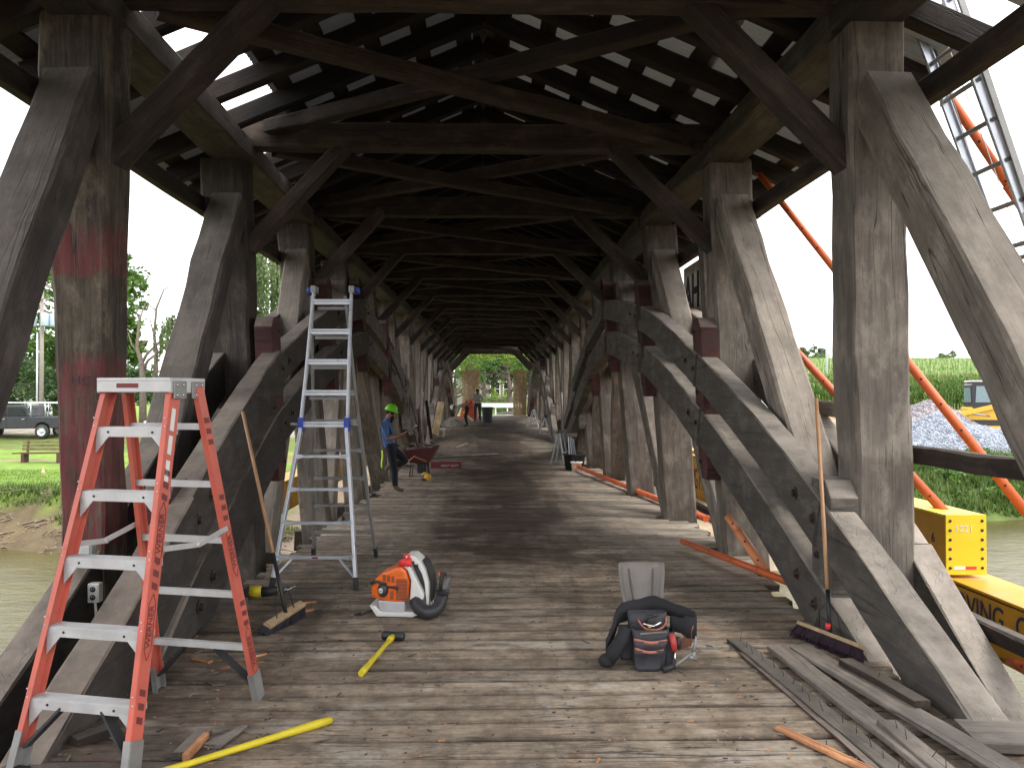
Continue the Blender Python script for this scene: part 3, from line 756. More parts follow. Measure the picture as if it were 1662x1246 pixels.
# bare tree right of the red post
t = thing('bare_tree', 'bare dead tree with thin branches right of the red painted post', 'tree', (pc(232,655,58).x, 58, ground(pc(232,655,58).x,58)-.1))
mb = MB(); o0 = Vector(t.location)
def br(pix, r): mb.tube([pc(a_, b_, 58)-o0 for a_, b_ in pix], r, 5)
mb.tube([(0,0,0), pc(232,620,58)-o0, pc(230,588,58)-o0, pc(222,565,58)-o0, pc(226,520,58)-o0, pc(236,492,58)-o0], [.28,.22,.17,.12,.08,.03], 6)
br([(230,590),(238,575),(262,552),(291,559),(330,556)], [.12,.10,.08,.06,.03]); br([(232,600),(240,585),(262,568),(290,556)], [.12,.1,.06,.03])
br([(252,605),(254,570),(250,545),(254,500),(266,470),(288,459)], [.16,.13,.1,.08,.05,.02]); br([(252,612),(254,600),(252,575)], [.16,.15,.13])
br([(254,505),(243,495),(238,500)], [.06,.04,.02]); br([(266,470),(262,461)], [.03,.015]); br([(224,570),(214,560),(208,540)], [.09,.05,.02]); br([(228,560),(236,556),(243,550)], [.07,.05,.02])
br([(226,520),(222,505),(224,495)], [.05,.03,.015]); br([(226,536),(236,534),(240,537)], [.03,.02,.01]); br([(250,545),(244,520),(238,508)],[.06,.04,.015])
mb.build('trunk', plain('dead_bark', (.17,.14,.115), .95, 0, .3, 5), t, fixn=False)
def willow(px, py, Y, rx, rz, n, seed, lab, strands=90, top=None):
    c = pc(px, py, Y); rr = random.Random(seed); z0 = ground(c.x, Y)-.1
    t = thing('willow_tree', lab, 'tree', (c.x, Y, z0)); mb = MB(); limbs(mb, (0,0,0), (0,0,c.z-z0+rz*.5), .35, rr, 12, rx*1.1); mb.build('trunk', bark, t, fixn=False)
    mb = MB()
    for _ in range(strands):
        a_ = rr.uniform(0, 6.28); q = rr.uniform(.15,1); sx_, sy_ = math.cos(a_)*rx*q, math.sin(a_)*rx*q; st = c.z-z0+rz*(1-q*q*.8)*rr.uniform(.6,1); ln = rz*rr.uniform(.5,1.3)
        for k_ in range(n):
            f = k_/n; leaves(mb, (sx_*(1+.12*f), sy_*(1+.12*f), st-ln*f), (.12,.12,.12), 3, .30, rr, elong=1.2, droop=.6)
    mb.build('crown', LEAF['willow'], t, fixn=False)
willow(302, 545, 57, 2.0, 1.8, 12, 2, 'small hanging willow crown seen between the red post and the second brace', 60)
willow(440, 480, 62, 4.2, 4.6, 18, 4, 'tall pale weeping willow seen past the left posts above the river bank', 240)
# low tree line far left and right
def treeline(px0, px1, ptop, Y, n, s, seed, leaf, name, lab):
    a_, b_ = pc(px0, ptop, Y), pc(px1, ptop, Y); rr = random.Random(seed); mb = MB(); cx = (a_.x+b_.x)/2; z0 = ground(cx, Y)-.2
    for i in range(n):
        x = lerp(a_.x, b_.x, rr.random()); hgt = (a_.z-z0)*rr.uniform(.6,1)
        crown(mb, (x-cx, rr.uniform(-3,3), hgt*.55), (hgt*.5, hgt*.5, hgt*.5), 10, 26, s, rr, clump=.4, hollow=.1)
    o = mb.build(name, LEAF[leaf], fixn=False); o.location = (cx, Y, z0); tag(o, lab, 'trees', kind='stuff')
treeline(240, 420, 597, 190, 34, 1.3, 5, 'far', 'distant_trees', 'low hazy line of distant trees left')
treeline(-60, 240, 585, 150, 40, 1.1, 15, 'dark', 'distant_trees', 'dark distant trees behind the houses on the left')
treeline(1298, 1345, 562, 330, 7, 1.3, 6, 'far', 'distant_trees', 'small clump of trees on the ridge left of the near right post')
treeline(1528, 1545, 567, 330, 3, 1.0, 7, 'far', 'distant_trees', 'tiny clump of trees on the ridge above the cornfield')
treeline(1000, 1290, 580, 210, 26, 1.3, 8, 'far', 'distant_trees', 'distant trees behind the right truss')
# through the portal
def ptree(px, py, Y, r, n, nl, s, leaf, seed, lab, ry=None, **kw):
    c = pc(px, py, Y); z0 = ground(c.x, Y)-.1
    tree('shade_tree', lab, c.x, Y, [(c.x, Y, c.z, r, r*.7, ry or r)], c.z-z0+.5, .3, leaf, n, nl, s, seed, spread=r*.9, **kw)
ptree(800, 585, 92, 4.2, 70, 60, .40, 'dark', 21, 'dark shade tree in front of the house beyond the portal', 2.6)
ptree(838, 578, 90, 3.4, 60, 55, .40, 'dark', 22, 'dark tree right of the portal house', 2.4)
ptree(768, 592, 80, 1.6, 45, 50, .26, 'green', 23, 'drooping blue green tree seen above the left portal door', 2.0)
ptree(785, 575, 84, 2.6, 45, 50, .3, 'green', 33, 'green tree left of the portal house', 1.7)
ptree(765, 578, 68, 1.5, 26, 40, .22, 'lime', 24, 'yellow green branches hanging at the left of the portal', 1.3)
ptree(826, 574, 68, 2.1, 26, 40, .22, 'lime', 25, 'yellow green branches hanging at the right of the portal', .8)
ptree(848, 590, 74, 1.2, 30, 40, .24, 'lime', 26, 'lime green small tree beside the right portal door', 1.6)
ptree(738, 596, 72, 1.6, 40, 50, .26, 'green', 41, 'green tree at the left outside of the far portal', 2.4)
ptree(862, 600, 70, 1.4, 40, 50, .26, 'green', 42, 'green tree at the right outside of the far portal', 2.4)
ptree(690, 590, 110, 9, 60, 60, .5, 'green', 27, 'broad green tree beyond the left end of the bridge', 5)
ptree(960, 590, 112, 10, 60, 60, .55, 'green', 28, 'broad green tree beyond the right end of the bridge', 5.5)
ptree(560, 575, 105, 9, 60, 60, .5, 'green', 29, 'tall green tree seen between the middle left posts', 7)
def shrub(px, py, Y, r, leaf, seed, lab, n=24, nl=40, s=.16, name='shrub'):
    c = pc(px, py, Y); z0 = ground(c.x, Y)-.1; t = thing(name, lab, 'shrub', (c.x, Y, z0)); rr = random.Random(seed)
    mb = MB(); crown(mb, (0,0,(c.z-z0)*.5), (r, r*.7, (c.z-z0)*.6), n, nl, s, rr, hollow=.1); mb.build('foliage', LEAF[leaf], t, fixn=False)
shrub(808, 622, 84, 1.1, 'lime', 31, 'pale flowering shrub in front of the portal house', s=.2)
shrub(780, 640, 80, 1.6, 'weed', 32, 'green bush left behind the rail fence')
shrub(800, 646, 73, 1.5, 'green', 38, 'low green bush in front of the rail fence', n=30)
shrub(826, 648, 74, 1.1, 'weed', 39, 'light green bush by the right portal door', n=26)
shrub(830, 640, 83, 1.8, 'lime', 34, 'pale green bush behind the rail fence at right')
# rail fence, white guard rail, house beyond the portal
fw = plain('dark_fence_wood', (.09,.065,.05), .9, 0, .2)
p0, p1 = pc(786, 655, 77), pc(850, 655, 77); z0 = ground(p0.x, 77)
t = thing('rail_fence', 'dark three rail wooden fence beyond the far portal', 'fence', (p0.x, 77, z0))
L_ = p1.x-p0.x
for i in range(4): MB().box((i*L_/3*1.0, 0, .55), (.14,.12,1.15)).build('fence_post', fw, t)
for zz in (.35,.72,1.05): MB().box((L_/2, -.08, zz), (L_+.3,.05,.13)).build('rail', fw, t)
white = plain('white_paint', (.78,.78,.76), .5, 0, .05)
p0, p1 = pc(782, 658, 66), pc(846, 658, 66)
t = thing('guard_rail', 'low white board rail across the grass beyond the portal', 'guard rail', (p0.x, 66, ground(0,66)))
MB().box(((p1.x-p0.x)/2, 0, p0.z-t.location.z+.02), (p1.x-p0.x, .08, .34)).build('rail_board', white, t)
for i in range(4): MB().box(((p1.x-p0.x)*(.05+.3*i), .07, .25), (.1,.1,.6)).build('support', white, t)
stone = plain('grey_stone_wall', (.26,.24,.21), .9, 0, .35, 2.2, bump=.5); glass = plain('dark_window_glass', (.02,.025,.03), .1)
roofm = plain('dark_slate_roof', (.05,.05,.055), .7, 0, .2)
def house(name, lab, c, w, d, h, wall, wins, roofh=2.2, rz=0):
    t = thing(name, lab, 'house', c, rz); MB().box((0,0,h/2),(w,d,h)).build('wall', wall, t)
    r = MB(); r.prism([(-w/2-.4,h),(w/2+.4,h),(0,h+roofh)], d+.8); r.build('roof', roofm, t)
    for (x, z, ww, hh) in wins:
        f = MB(); 
        for a_, b_, sx_, sz_ in ((0,hh/2,ww+.16,.1),(0,-hh/2,ww+.16,.1),(-ww/2,0,.1,hh),(ww/2,0,.1,hh),(0,0,.05,hh),(0,0,ww,.05)): f.box((x+a_,-d/2-.05,z+b_),(sx_,.09,sz_))
        fo = f.build('window_frame', white, t); MB().box((x,-d/2-.02,z),(ww,.04,hh)).build('pane', glass, fo)
    return t
c = pc(805, 640, 100)
house('stone_house', 'grey stone house half hidden by trees beyond the portal', (c.x, 103, ground(c.x,100)-.3), 9, 7, 4.4, stone, [(-.1,2.5,1.1,1.7),(1.4,2.5,1.1,1.7),(-2.4,2.5,1.0,1.7),(3.2,2.5,1.0,1.7)])
siding = plain('pale_siding', (.66,.66,.64), .7, 0, .06)
c = pc(60, 640, 80); house('white_house', 'white house half hidden behind the pickup and the tree', (c.x-1, 84, ground(c.x,80)-.2), 9, 7, 3.2, siding, [(-2,1.7,1,1.2),(2,1.7,1,1.2)])
c = pc(-40, 640, 78); house('low_white_house', 'low white house at the left edge behind the truck cab', (c.x, 80, ground(c.x,78)-.2), 7, 6, 2.6, siding, [(1,1.4,1,1)], 1.6)

# ------------------------------------------------------------------ left bank: grass, roots
def tufts(name, lab, region, n, s, leaf, seed, test=None):
    rr = random.Random(seed); mb = MB(); x0, x1, y0, y1 = region
    for _ in range(n):
        x, y = rr.uniform(x0,x1), rr.uniform(y0,y1)
        if test and not test(x, y): continue
        z = ground(x, y)
        for k in range(3):
            a_ = rr.uniform(0,6.28); h_ = s*rr.uniform(.5,1.3); l_ = Vector((math.cos(a_), math.sin(a_), 0))*h_*.45; w = Vector((-math.sin(a_), math.cos(a_), 0))*s*.10
            b = Vector((x, y, z-.02)); q = len(mb.v); mb.v += [b-w, b+w, b+l_+Vector((0,0,h_))]; mb.f.append([q,q+1,q+2]); mb.mi.append(0); mb.sm.append(False)
    return tag(mb.build(name, LEAF[leaf], fixn=False), lab, 'grass', kind='stuff')
lawn = leafmat('lawn_blades', (.12,.22,.022), (.20,.33,.04))
LEAF['lawn'] = lawn
tufts('lawn_grass', 'short mown grass on the left bank', (-26,-7,28,36), 14000, .09, 'lawn', 1, lambda x, y: y-shore(x) > 2.6)
tufts('bank_grass', 'long grass hanging over the eroded left bank', (-24,-6,25,31), 9000, .24, 'weed', 2, lambda x, y: 1.9 < y-shore(x) < 3.2 or (1.3 < y-shore(x) < 2.3 and noise.noise(Vector((x*.5,y*.5,2))) > .15))
tufts('bank_weeds', 'tall weeds and grass on the right river bank', (10,34,26,40), 16000, .42, 'weed', 3, lambda x, y: .6 < y-shore(x) < 7.5)
rr = random.Random(8); mb = MB()
for _ in range(70):
    x = rr.uniform(10.5, 30); y = shore(x)+rr.uniform(1.0, 5.5); r_ = rr.uniform(.35,.9); crown(mb, (x,y,ground(x,y)+r_*.4),(r_,r_,r_*.7), 8, 26, .17, rr, hollow=.1)
tag(mb.build('bank_brush', LEAF['green'], fixn=False), 'leafy brush covering the right bank', 'brush', kind='stuff')
mb = MB()
for _ in range(260):
    x = rr.uniform(-24,-6); y = shore(x)+rr.uniform(.1,2.6); z = ground(x,y); a_ = rr.uniform(-.6,.6); l_ = rr.uniform(.3,1.4)
    mb.tube([(x,y,z+.03),(x+l_*.5,y+.1*a_,z+.08+rr.uniform(0,.1)),(x+l_*math.cos(a_),y+l_*.3*math.sin(a_),z+rr.uniform(-.1,.15))],[.02,.02,.008],4)
tag(mb.build('driftwood_roots', plain('dead_roots', (.22,.17,.12), .95, 0, .3), fixn=False), 'dead roots and twigs washed up on the left bank', 'debris', kind='stuff')
rockm = plain('blue_grey_gravel', (.30,.33,.38), .9, 0, .35, 3)
rr = random.Random(12)
def rocks(mb, n, f, s, m=0):
    for _ in range(n):
        p, k = f(), s*rr.uniform(.5,1.5); Rm = Matrix.Rotation(rr.uniform(0,6), 3, Vector((rr.random(),rr.random(),rr.random()+.1)).normalized())
        vs = [Rm @ Vector(v)*k for v in ((1,0,0),(-.9,.2,0),(0,.8,.1),(.1,-.9,0),(0,.1,.6),(.1,0,-.7))]
        mb.add([Vector(p)+v for v in vs], [(0,2,4),(2,1,4),(1,3,4),(3,0,4),(2,0,5),(1,2,5),(3,1,5),(0,3,5)], m)
mb = MB()
def lb(): x = rr.uniform(-24,-6); y = shore(x)+rr.uniform(.2,2.3); return (x,y,ground(x,y)+.02)
rocks(mb, 260, lb, .045); tag(mb.build('bank_stones', plain('pale_bank_stones', (.24,.21,.17), .9, 0, .3), fixn=False), 'pale stones on the eroded left bank', 'stones', kind='stuff')
# gravel heaps right
def heap(name, lab, px, py, Y, rx, ry, h, mats, s, n, seed, red=None):
    c = pc(px, py, Y); z0 = ground(c.x, Y)-.1; N = 34; vs = []; fs = []; r_ = random.Random(seed)
    def hz(u, v): 
        q = math.hypot(u, v); return h*max(0, 1-q)**.8*(1+.25*noise.noise(Vector((u*2.5+seed, v*2.5, 0))))
    for j in range(N+1):
        for i in range(N+1):
            u, v = i/N*2-1, j/N*2-1; vs.append((u*rx, v*ry, hz(u, v)+noise.noise(Vector((u*14, v*14, seed)))*.05))
    for j in range(N):
        for i in range(N): fs.append((j*(N+1)+i, j*(N+1)+i+1, (j+1)*(N+1)+i+1, (j+1)*(N+1)+i))
    mb = MB().add(vs, fs, 0, True)
    def f():
        while True:
            u, v = r_.uniform(-1,1), r_.uniform(-1,1)
            if u*u+v*v < 1.05 and (v < .3): return (u*rx, v*ry, hz(u, v)+.02)
    rocks(mb, n, f, s, 0)
    o = mb.build(name, mats, fixn=False); o.location = (c.x, Y, z0); tag(o, lab, 'gravel', kind='stuff')
heap('gravel_heap', 'blue grey gravel heap in front of the yellow loader', 1540, 700, 41, 4.6, 3.6, 2.0, rockm, .07, 6000, 1)
heap('gravel_heap', 'second grey gravel heap at the right beside the loader', 1650, 700, 40, 5.0, 3.4, 1.5, rockm, .07, 5000, 2)
heap('gravel_heap', 'taller dusty grey stone heap behind the blue grey gravel', 1500, 690, 50, 4.2, 3, 2.1, plain('reddish_stone', (.27,.255,.27), .9, 0, .3, 3), .07, 2500, 3)
heap('gravel_heap', 'low spread of grey gravel towards the near right post', 1420, 715, 40, 5.5, 2.4, .9, rockm, .07, 3500, 4)
# earth bank with a red road behind
# corn: a dense front edge and rows of tops running up the hill
rr = random.Random(30); mb = MB()
def cornplant(x, y, z, h_, det=6):
    for k in range(det):
        a_ = rr.uniform(0,6.28); zz = h_*rr.uniform(.15,.95); l_ = rr.uniform(.35,.75); d_ = Vector((math.cos(a_), math.sin(a_), 0)); w = Vector((-d_.y, d_.x, 0))*.06
        b = Vector((x, y, z+zz)); m_ = b+d_*l_*.5+Vector((0,0,.25)); e = b+d_*l_+Vector((0,0,-.1)); q = len(mb.v)
        mb.v += [b-w, b+w, m_+w, m_-w, e]; mb.f += [[q,q+1,q+2,q+3],[q+3,q+2,q+4]]; mb.mi += [0,0]; mb.sm += [False,False]
    b = Vector((x, y, z)); q = len(mb.v); mb.v += [b+Vector((-.03,0,0)), b+Vector((.03,0,0)), b+Vector((.02,0,h_)), b+Vector((-.02,0,h_))]; mb.f.append([q,q+1,q+2,q+3]); mb.mi.append(0); mb.sm.append(False)
    q = len(mb.v); mb.v += [b+Vector((-.06,0,h_-.1)), b+Vector((.06,0,h_-.1)), b+Vector((0,0,h_+.25))]; mb.f.append([q,q+1,q+2]); mb.mi.append(1); mb.sm.append(False)
for r_ in range(7):
    yy = 61.5+r_*.8; x = 9.0
    while x < 66: cornplant(x, yy+rr.uniform(-.1,.1), ground(x, yy), rr.uniform(2.3,2.75), 7 if r_ < 3 else 4); x += rr.uniform(.16,.3)
for yy in [68+i*3.0 for i in range(30)]+[160+i*8 for i in range(18)]:
    x = yy*.15
    while x < yy*.66: 
        h_ = 2.0 if yy > 150 or yy < 72 else .9
        cornplant(x, yy+rr.uniform(-1,1), ground(x, yy)-.2, h_, 3); x += rr.uniform(.3,.6)*(1+(yy-60)*.012)
tag(mb.build('corn_field', [LEAF['corn'], LEAF['tassel']], fixn=False), 'green corn field rising behind the gravel heaps', 'corn', kind='stuff')
# ================================================================== THINGS ON THE DECK
orange_fg = plain('orange_fibreglass', (.52,.115,.080), .45, 0, .14, 6, dirt=(.40,.26,.2), dirt_amt=.4)
alu = plain('brushed_aluminium', (.52,.52,.52), .42, .3, .12, 10, dirt=(.32,.29,.25), dirt_amt=.35)
alu_d = plain('dull_aluminium', (.27,.27,.265), .5, .4, .2, 10, dirt=(.22,.18,.14), dirt_amt=.5)
alu_b = plain('bright_aluminium', (.56,.59,.64), .35, .45, .08, 10)
rubber = plain('black_rubber', (.022,.023,.025), .6, 0, .3, dirt=(.12,.10,.08), dirt_amt=.3)
maroon = plain('dark_red_print', (.16,.03,.03), .6)
blue_p = plain('blue_plastic', (.02,.06,.35), .4)
orange_p = plain('orange_paint', (.66,.13,.035), .5, 0, .16, 4, dirt=(.32,.15,.08), dirt_amt=.5)
orange_f = plain('faded_orange_paint', (.72,.27,.12), .5, 0, .15, 5, dirt=(.25,.12,.07), dirt_amt=.55)
yellow_p = plain('yellow_paint', (.78,.60,.02), .45, 0, .07, 3, dirt=(.35,.25,.10), dirt_amt=.2)
yel_o = plain('amber_paint', (.66,.33,.02), .5, 0, .12, 3, dirt=(.3,.18,.06), dirt_amt=.35)
yel_t = plain('yellow_fibreglass', (.62,.50,.02), .42, 0, .1, 12, dirt=(.35,.28,.12), dirt_amt=.3)
dsteel = plain('dark_tool_steel', (.035,.037,.042), .45, .5, .3)
chrome = plain('polished_steel', (.6,.6,.62), .2, .95, .1)
leather = plain('dark_leather', (.030,.030,.038), .6, 0, .35, 14, dirt=(.13,.12,.12), dirt_amt=.45, bump=.4)
leather_b = plain('brown_leather', (.13,.045,.025), .6, 0, .3, 14)
trim = plain('tan_red_leather_trim', (.42,.15,.11), .6, 0, .15)
broomw = plain('broom_handle_wood', (.36,.20,.10), .5, 0, .2, 8)
bristle = plain('dark_bristles', (.03,.028,.035), .9, 0, .4, 60)
bristle_p = plain('purple_black_bristles', (.028,.014,.024), .9, 0, .4, 60)
brick_w = plain('broom_block_wood', (.42,.30,.17), .7, 0, .2, 20)
white_pl = plain('white_plastic', (.70,.69,.66), .4, 0, .05, dirt=(.35,.28,.2), dirt_amt=.35)
def chan(mb, p0, p1, out, dep, fl=.026, th=.005, m=0):      # a C rail: web and two flanges; out = sideways direction of the web
    p0, p1, out = Vector(p0), Vector(p1), Vector(out).normalized(); d = (p1-p0).normalized(); f = d.cross(out).normalized()
    mb.beam(p0+out*fl/2, p1+out*fl/2, th, dep, up=f, m=m)
    for s in (-1, 1): mb.beam(p0+f*s*dep/2, p1+f*s*dep/2, fl, th, up=f, m=m)
# ---- orange step ladder
def lz(x, y): return F(y)
SL0 = FL(128, 1250)
lad = thing('step_ladder', 'open orange fibreglass step ladder with aluminium treads in the left foreground', 'step ladder', (SL0.x, 3.80, F(3.8)), -.24)
def frp(sx, z): t = z/1.72; return Vector((sx*lerp(.282,.175,t), lerp(0,.47,t), z))
def rrp(sx, z): t = z/1.72; return Vector((sx*lerp(.305,.20,t), lerp(1.06,.62,t), z))
for sx in (-1, 1):
    r_ = MB(); chan(r_, frp(sx,.10), frp(sx,1.70), (sx,0,0), .078); ro = r_.build('front_rail', orange_fg, lad)
    for z in [.30*k for k in range(1,6)]:
        p = frp(sx, z); 
        for dz in (.012,-.03,.05): MB().lathe([(0,.002),(.0045,.0015),(.0045,0)], 8, Matrix.Translation(p+Vector((sx*.004,-.0405,dz))) @ Matrix.Rotation(rad(90),4,'X')).build('rivet', alu, ro)
    fo = MB(); chan(fo, frp(sx,0)+Vector((sx*.002,0,0)), frp(sx,.165), (sx,0,0), .088, .034, .007); fo.build('foot', alu_d, lad)
    pb = MB(); pb.beam(frp(sx,0)+Vector((0,0,.004)), frp(sx,0)+Vector((0,0,.016)), .10,.05, up=(0,1,0)); pb.build('foot_pad', rubber, lad)
    r_ = MB(); chan(r_, rrp(sx,.10), rrp(sx,1.70), (sx,0,0), .062, .024); rb = r_.build('rear_rail', orange_fg, lad)
    fo = MB(); chan(fo, rrp(sx,0), rrp(sx,.155), (sx,0,0), .074, .032, .006); fo.build('foot', alu_d, lad)
    # black plastic corner braces
    for q, rail, y_ in ((0, frp, 0), (1, rrp, 0)):
        a_ = rail(sx,.10)+Vector((-sx*.02,.0,0)); b_ = rail(sx,.30); b_ = Vector((sx*.09, b_.y, .285))
        MB().beam(a_, b_, .012, .055, up=(0,1,0)).build('corner_brace', rubber, lad)
    # spreader of two folding bars
    a_, b_ = frp(sx,.95)+Vector((sx*.03,.02,0)), rrp(sx,.97)+Vector((sx*.02,-.02,0)); md = a_.lerp(b_,.52)+Vector((0,0,-.035))
    MB().beam(a_, md, .006,.026).beam(md+Vector((sx*.006,0,0)), b_+Vector((sx*.006,0,0)), .006,.026).lathe([(0,.01),(.014,.01),(.014,-.01),(0,-.01)],10,Matrix.Translation(md) @ Matrix.Rotation(rad(90),4,'Y')).build('spreader', alu, lad)
    # print on the outer side of the right rails: bars, lettering in an arrow outline, worn stickers
    if sx > 0:
        for rail, dep, par, bars, names in ((frp, .078, ro, (.24,.79,1.18), (.62,1.02)), (rrp, .062, rb, (.44,1.02,1.42), (.28,.84))):
            d_ = (rail(1,1)-rail(1,0)).normalized(); yv = Vector((0,-1,0)); yv = (yv-d_*yv.dot(d_)).normalized(); xo_ = d_.cross(yv).normalized()
            if xo_.x < 0: xo_ = -xo_
            fl_ = .026 if rail is frp else .024
            def MT(z, sc=1): 
                c_ = rail(1, z)+xo_*(fl_/2+.0045)
                return Matrix(((d_.x,yv.x,xo_.x,c_.x),(d_.y,yv.y,xo_.y,c_.y),(d_.z,yv.z,xo_.z,c_.z),(0,0,0,1)))
            for zc in bars:
                for k in range(3):
                    b_ = MB().prism([(-.017,-.020),(.011,-.020),(.019,.020),(-.009,.020)], .0012, Matrix.Rotation(rad(-90),4,'X')); o_ = b_.build('printed_bar', maroon, par); o_.matrix_basis = MT(zc+k*.055)
            for zc in names:
                o_ = text('WERNER', .046, maroon, (0,0,0), (0,0,0), par, 'lettering', .0006, bold=.0006); o_.matrix_basis = MT(zc)
                b_ = MB()
                for dd in (-1,1): b_.box((0,dd*.024,0),(.20,.0025,.0014)); b_.beam((.10,dd*.024,0),(.145,0,0),.0025,.0014); b_.beam((-.10,dd*.024,0),(-.145,0,0),.0025,.0014)
                o_ = b_.build('printed_outline', maroon, par); o_.matrix_basis = MT(zc)
            if rail is frp:
                for zc, l2 in ((1.30,.10),(1.42,.09),(1.54,.11)):
                    o_ = MB().box((0,.004,0),(l2,.030,.0012)).build('worn_sticker', white_pl, par); o_.matrix_basis = MT(zc)
for k in range(1, 6):
    z = .30*k; a_, b_ = frp(-1, z), frp(1, z); wd = b_.x-a_.x-.0
    st = MB().box((0, a_.y+.012, z), (wd+.016, .082, .006)).box((0, a_.y-.030, z-.02), (wd+.016,.004,.042)).box((0,a_.y+.052,z-.015),(wd+.016,.004,.03))
    for q in range(6): st.box((0, a_.y-.02+q*.0135, z+.005), (wd,.004,.003))
    so_ = st.build('tread', alu, lad)
    for sx in (-1,1):
        br_ = MB().prism([(0,0),(-sx*.075,0),(0,-.085)], .004, Matrix.Translation((sx*(wd/2), a_.y-.031, z-.035))); br_.build('tread_bracket', alu, so_)
        MB().lathe([(0,.004),(.006,.003),(.006,0)],8,Matrix.Translation((sx*wd*.32,a_.y-.032,z-.018)) @ Matrix.Rotation(rad(90),4,'X')).build('rivet', dsteel, so_)
    a_, b_ = rrp(-1, z+.0), rrp(1, z)
    MB().box((0, a_.y, z), (b_.x-a_.x, .036, .032)).build('rear_bar', alu, lad)
cap = MB().box((0,.545,1.735),(.40,.30,.018)).box((0,.402,1.705),(.40,.012,.062)).box((-.196,.545,1.70),(.012,.29,.06)).box((.196,.545,1.70),(.012,.29,.06))
co_ = cap.build('top_cap', alu, lad, bev=.004)
MB().box((.207,.47,1.685),(.008,.10,.085)).box((.207,.62,1.685),(.008,.10,.085)).build('hinge_plate', alu_d, lad, bev=.003)
for yy in (.44,.49,.60,.65):
    for zz in (1.66,1.71): MB().ellip((.213,yy,zz),(.004,.007,.007),8,5).build('rivet', chrome, lad)
MB().box((-.03,.3955,1.706),(.12,.001,.022)).build('worn_sticker', maroon, co_)
# ---- aluminium multi position ladder
A0 = FL(517, 955); A0.y = 7.62
ml = thing('folding_ladder', 'tall silver aluminium folding ladder standing open on the left of the deck', 'folding ladder', (-1.57, 7.58, F(7.6)), -.03)
def mf(sx, z):      # front leg: flared lower section, straight upper one
    w = interp([(0,.375),(.55,.315),(1.38,.215),(2.72,.185)], z); return Vector((sx*w, .05+z*.275, z))
def mr(sx, z):
    w = interp([(0,.335),(.55,.285),(1.38,.235),(2.66,.165)], z); return Vector((sx*w-.04, 1.62-z*.315, z))
def poly(f, sx, z0, z1, n=8): return [f(sx, lerp(z0, z1, i/n)) for i in range(n+1)]
def rail(mb, pts, w, h):
    for p, q in zip(pts, pts[1:]): mb.beam(p, q+(q-p)*.02, w, h, up=(0,1,0))
for sx in (-1,1):
    a_ = MB(); rail(a_, [mf(sx,z) for z in (.06,.3,.55,.95,1.2,1.38,1.5)], .030,.072); a_.build('outer_rail', alu_b, ml, bev=.004)
    a_ = MB(); rail(a_, [mf(sx,z)+Vector((-sx*.002,.0,0)) for z in (1.30,2.0,2.74)], .024,.058); a_.build('inner_rail', alu_b, ml, bev=.004)
    MB().beam(mf(sx,0), mf(sx,.10), .036,.078, up=(0,1,0)).build('foot', rubber, ml)
    a_ = MB(); rail(a_, [mr(sx,z) for z in (.06,.3,.55,.95,1.2,1.38,1.5)], .028,.066); a_.build('outer_rail', alu_d, ml, bev=.004)
    a_ = MB(); rail(a_, [mr(sx,z) for z in (1.30,2.0,2.66)], .022,.054); a_.build('inner_rail', alu_d, ml, bev=.004)
    MB().beam(mr(sx,0), mr(sx,.10), .034,.072, up=(0,1,0)).build('foot', rubber, ml)
    c_ = mf(sx,2.74); MB().box(c_+Vector((0,.03,0)),(.05,.14,.07)).build('hinge', alu_d, ml, bev=.008)
    MB().lathe([(0,.02),(.032,.02),(.036,0),(.032,-.02),(0,-.02)],12,Matrix.Translation(c_+Vector((sx*.05,.03,-.01))) @ Matrix.Rotation(rad(90),4,'Y')).build('hinge_knob', blue_p, ml)
    MB().box(mf(sx,1.44),(.05,.09,.13)).build('lock_collar', blue_p, ml, bev=.006)
    MB().tube([mf(sx,1.44)+Vector((sx*.02,0,0)), mf(sx,1.44)+Vector((sx*.10,0,0))],.016,8).build('lock_pin', alu_d, ml)
    a_, b_ = mf(sx,.10)+Vector((-sx*.01,0,.0)), Vector((sx*.20, mf(sx,.28).y, .27)); MB().beam(a_, b_, .016,.034, up=(0,1,0)).build('foot_brace', alu_b, ml)
for k in range(9):
    z = .27+.293*k
    for f, mt, dy in ((mf, alu_b, 0), (mr, alu_d, 0)):
        if f is mr and k == 8: continue
        a_, b_ = f(-1, z), f(1, z)
        rg = MB()
        if k < 4 and k != 4: rg.beam(a_, b_, .052,.026, up=(0,0,1)).beam(a_, a_.lerp(b_,.16), .075,.05, up=(0,0,1), w1=.052, h1=.026).beam(b_, a_.lerp(b_,.84), .075,.05, up=(0,0,1), w1=.052, h1=.026)
        else: rg.beam(a_+Vector((0,0,.016)), b_+Vector((0,0,.016)), .05,.02).beam(a_-Vector((0,.004,.012)), b_-Vector((0,.004,.012)), .042,.030)
        rg.build('rung', mt, ml, bev=.003)
        if k > 4 and f is mf: MB().beam(a_+Vector((.03,.10,-.05)), b_+Vector((-.03,.10,-.05)), .04,.03).build('rung', alu_d, ml)
MB().box((0,mf(1,.27).y-.03,.27),(.05,.002,.016)).build('sticker', maroon, ml)
# ---- backpack blower
bo = FL(648, 999)
BLS = .84
bl = thing('backpack_blower', 'orange and white backpack leaf blower standing on the deck in front of the silver ladder', 'leaf blower', (bo.x, bo.y, F(bo.y)), rad(-6))
bor = plain('glossy_orange_plastic', (.80,.15,.02), .28, 0, .05); bwh = plain('dusty_white_plastic', (.74,.74,.71), .38, 0, .04, 8, dirt=(.40,.32,.24), dirt_amt=.3); bgr = plain('charcoal_plastic', (.035,.035,.04), .45, 0, .2, dirt=(.16,.13,.11), dirt_amt=.25); bred = plain('bright_red_rag', (.85,.05,.05), .6)
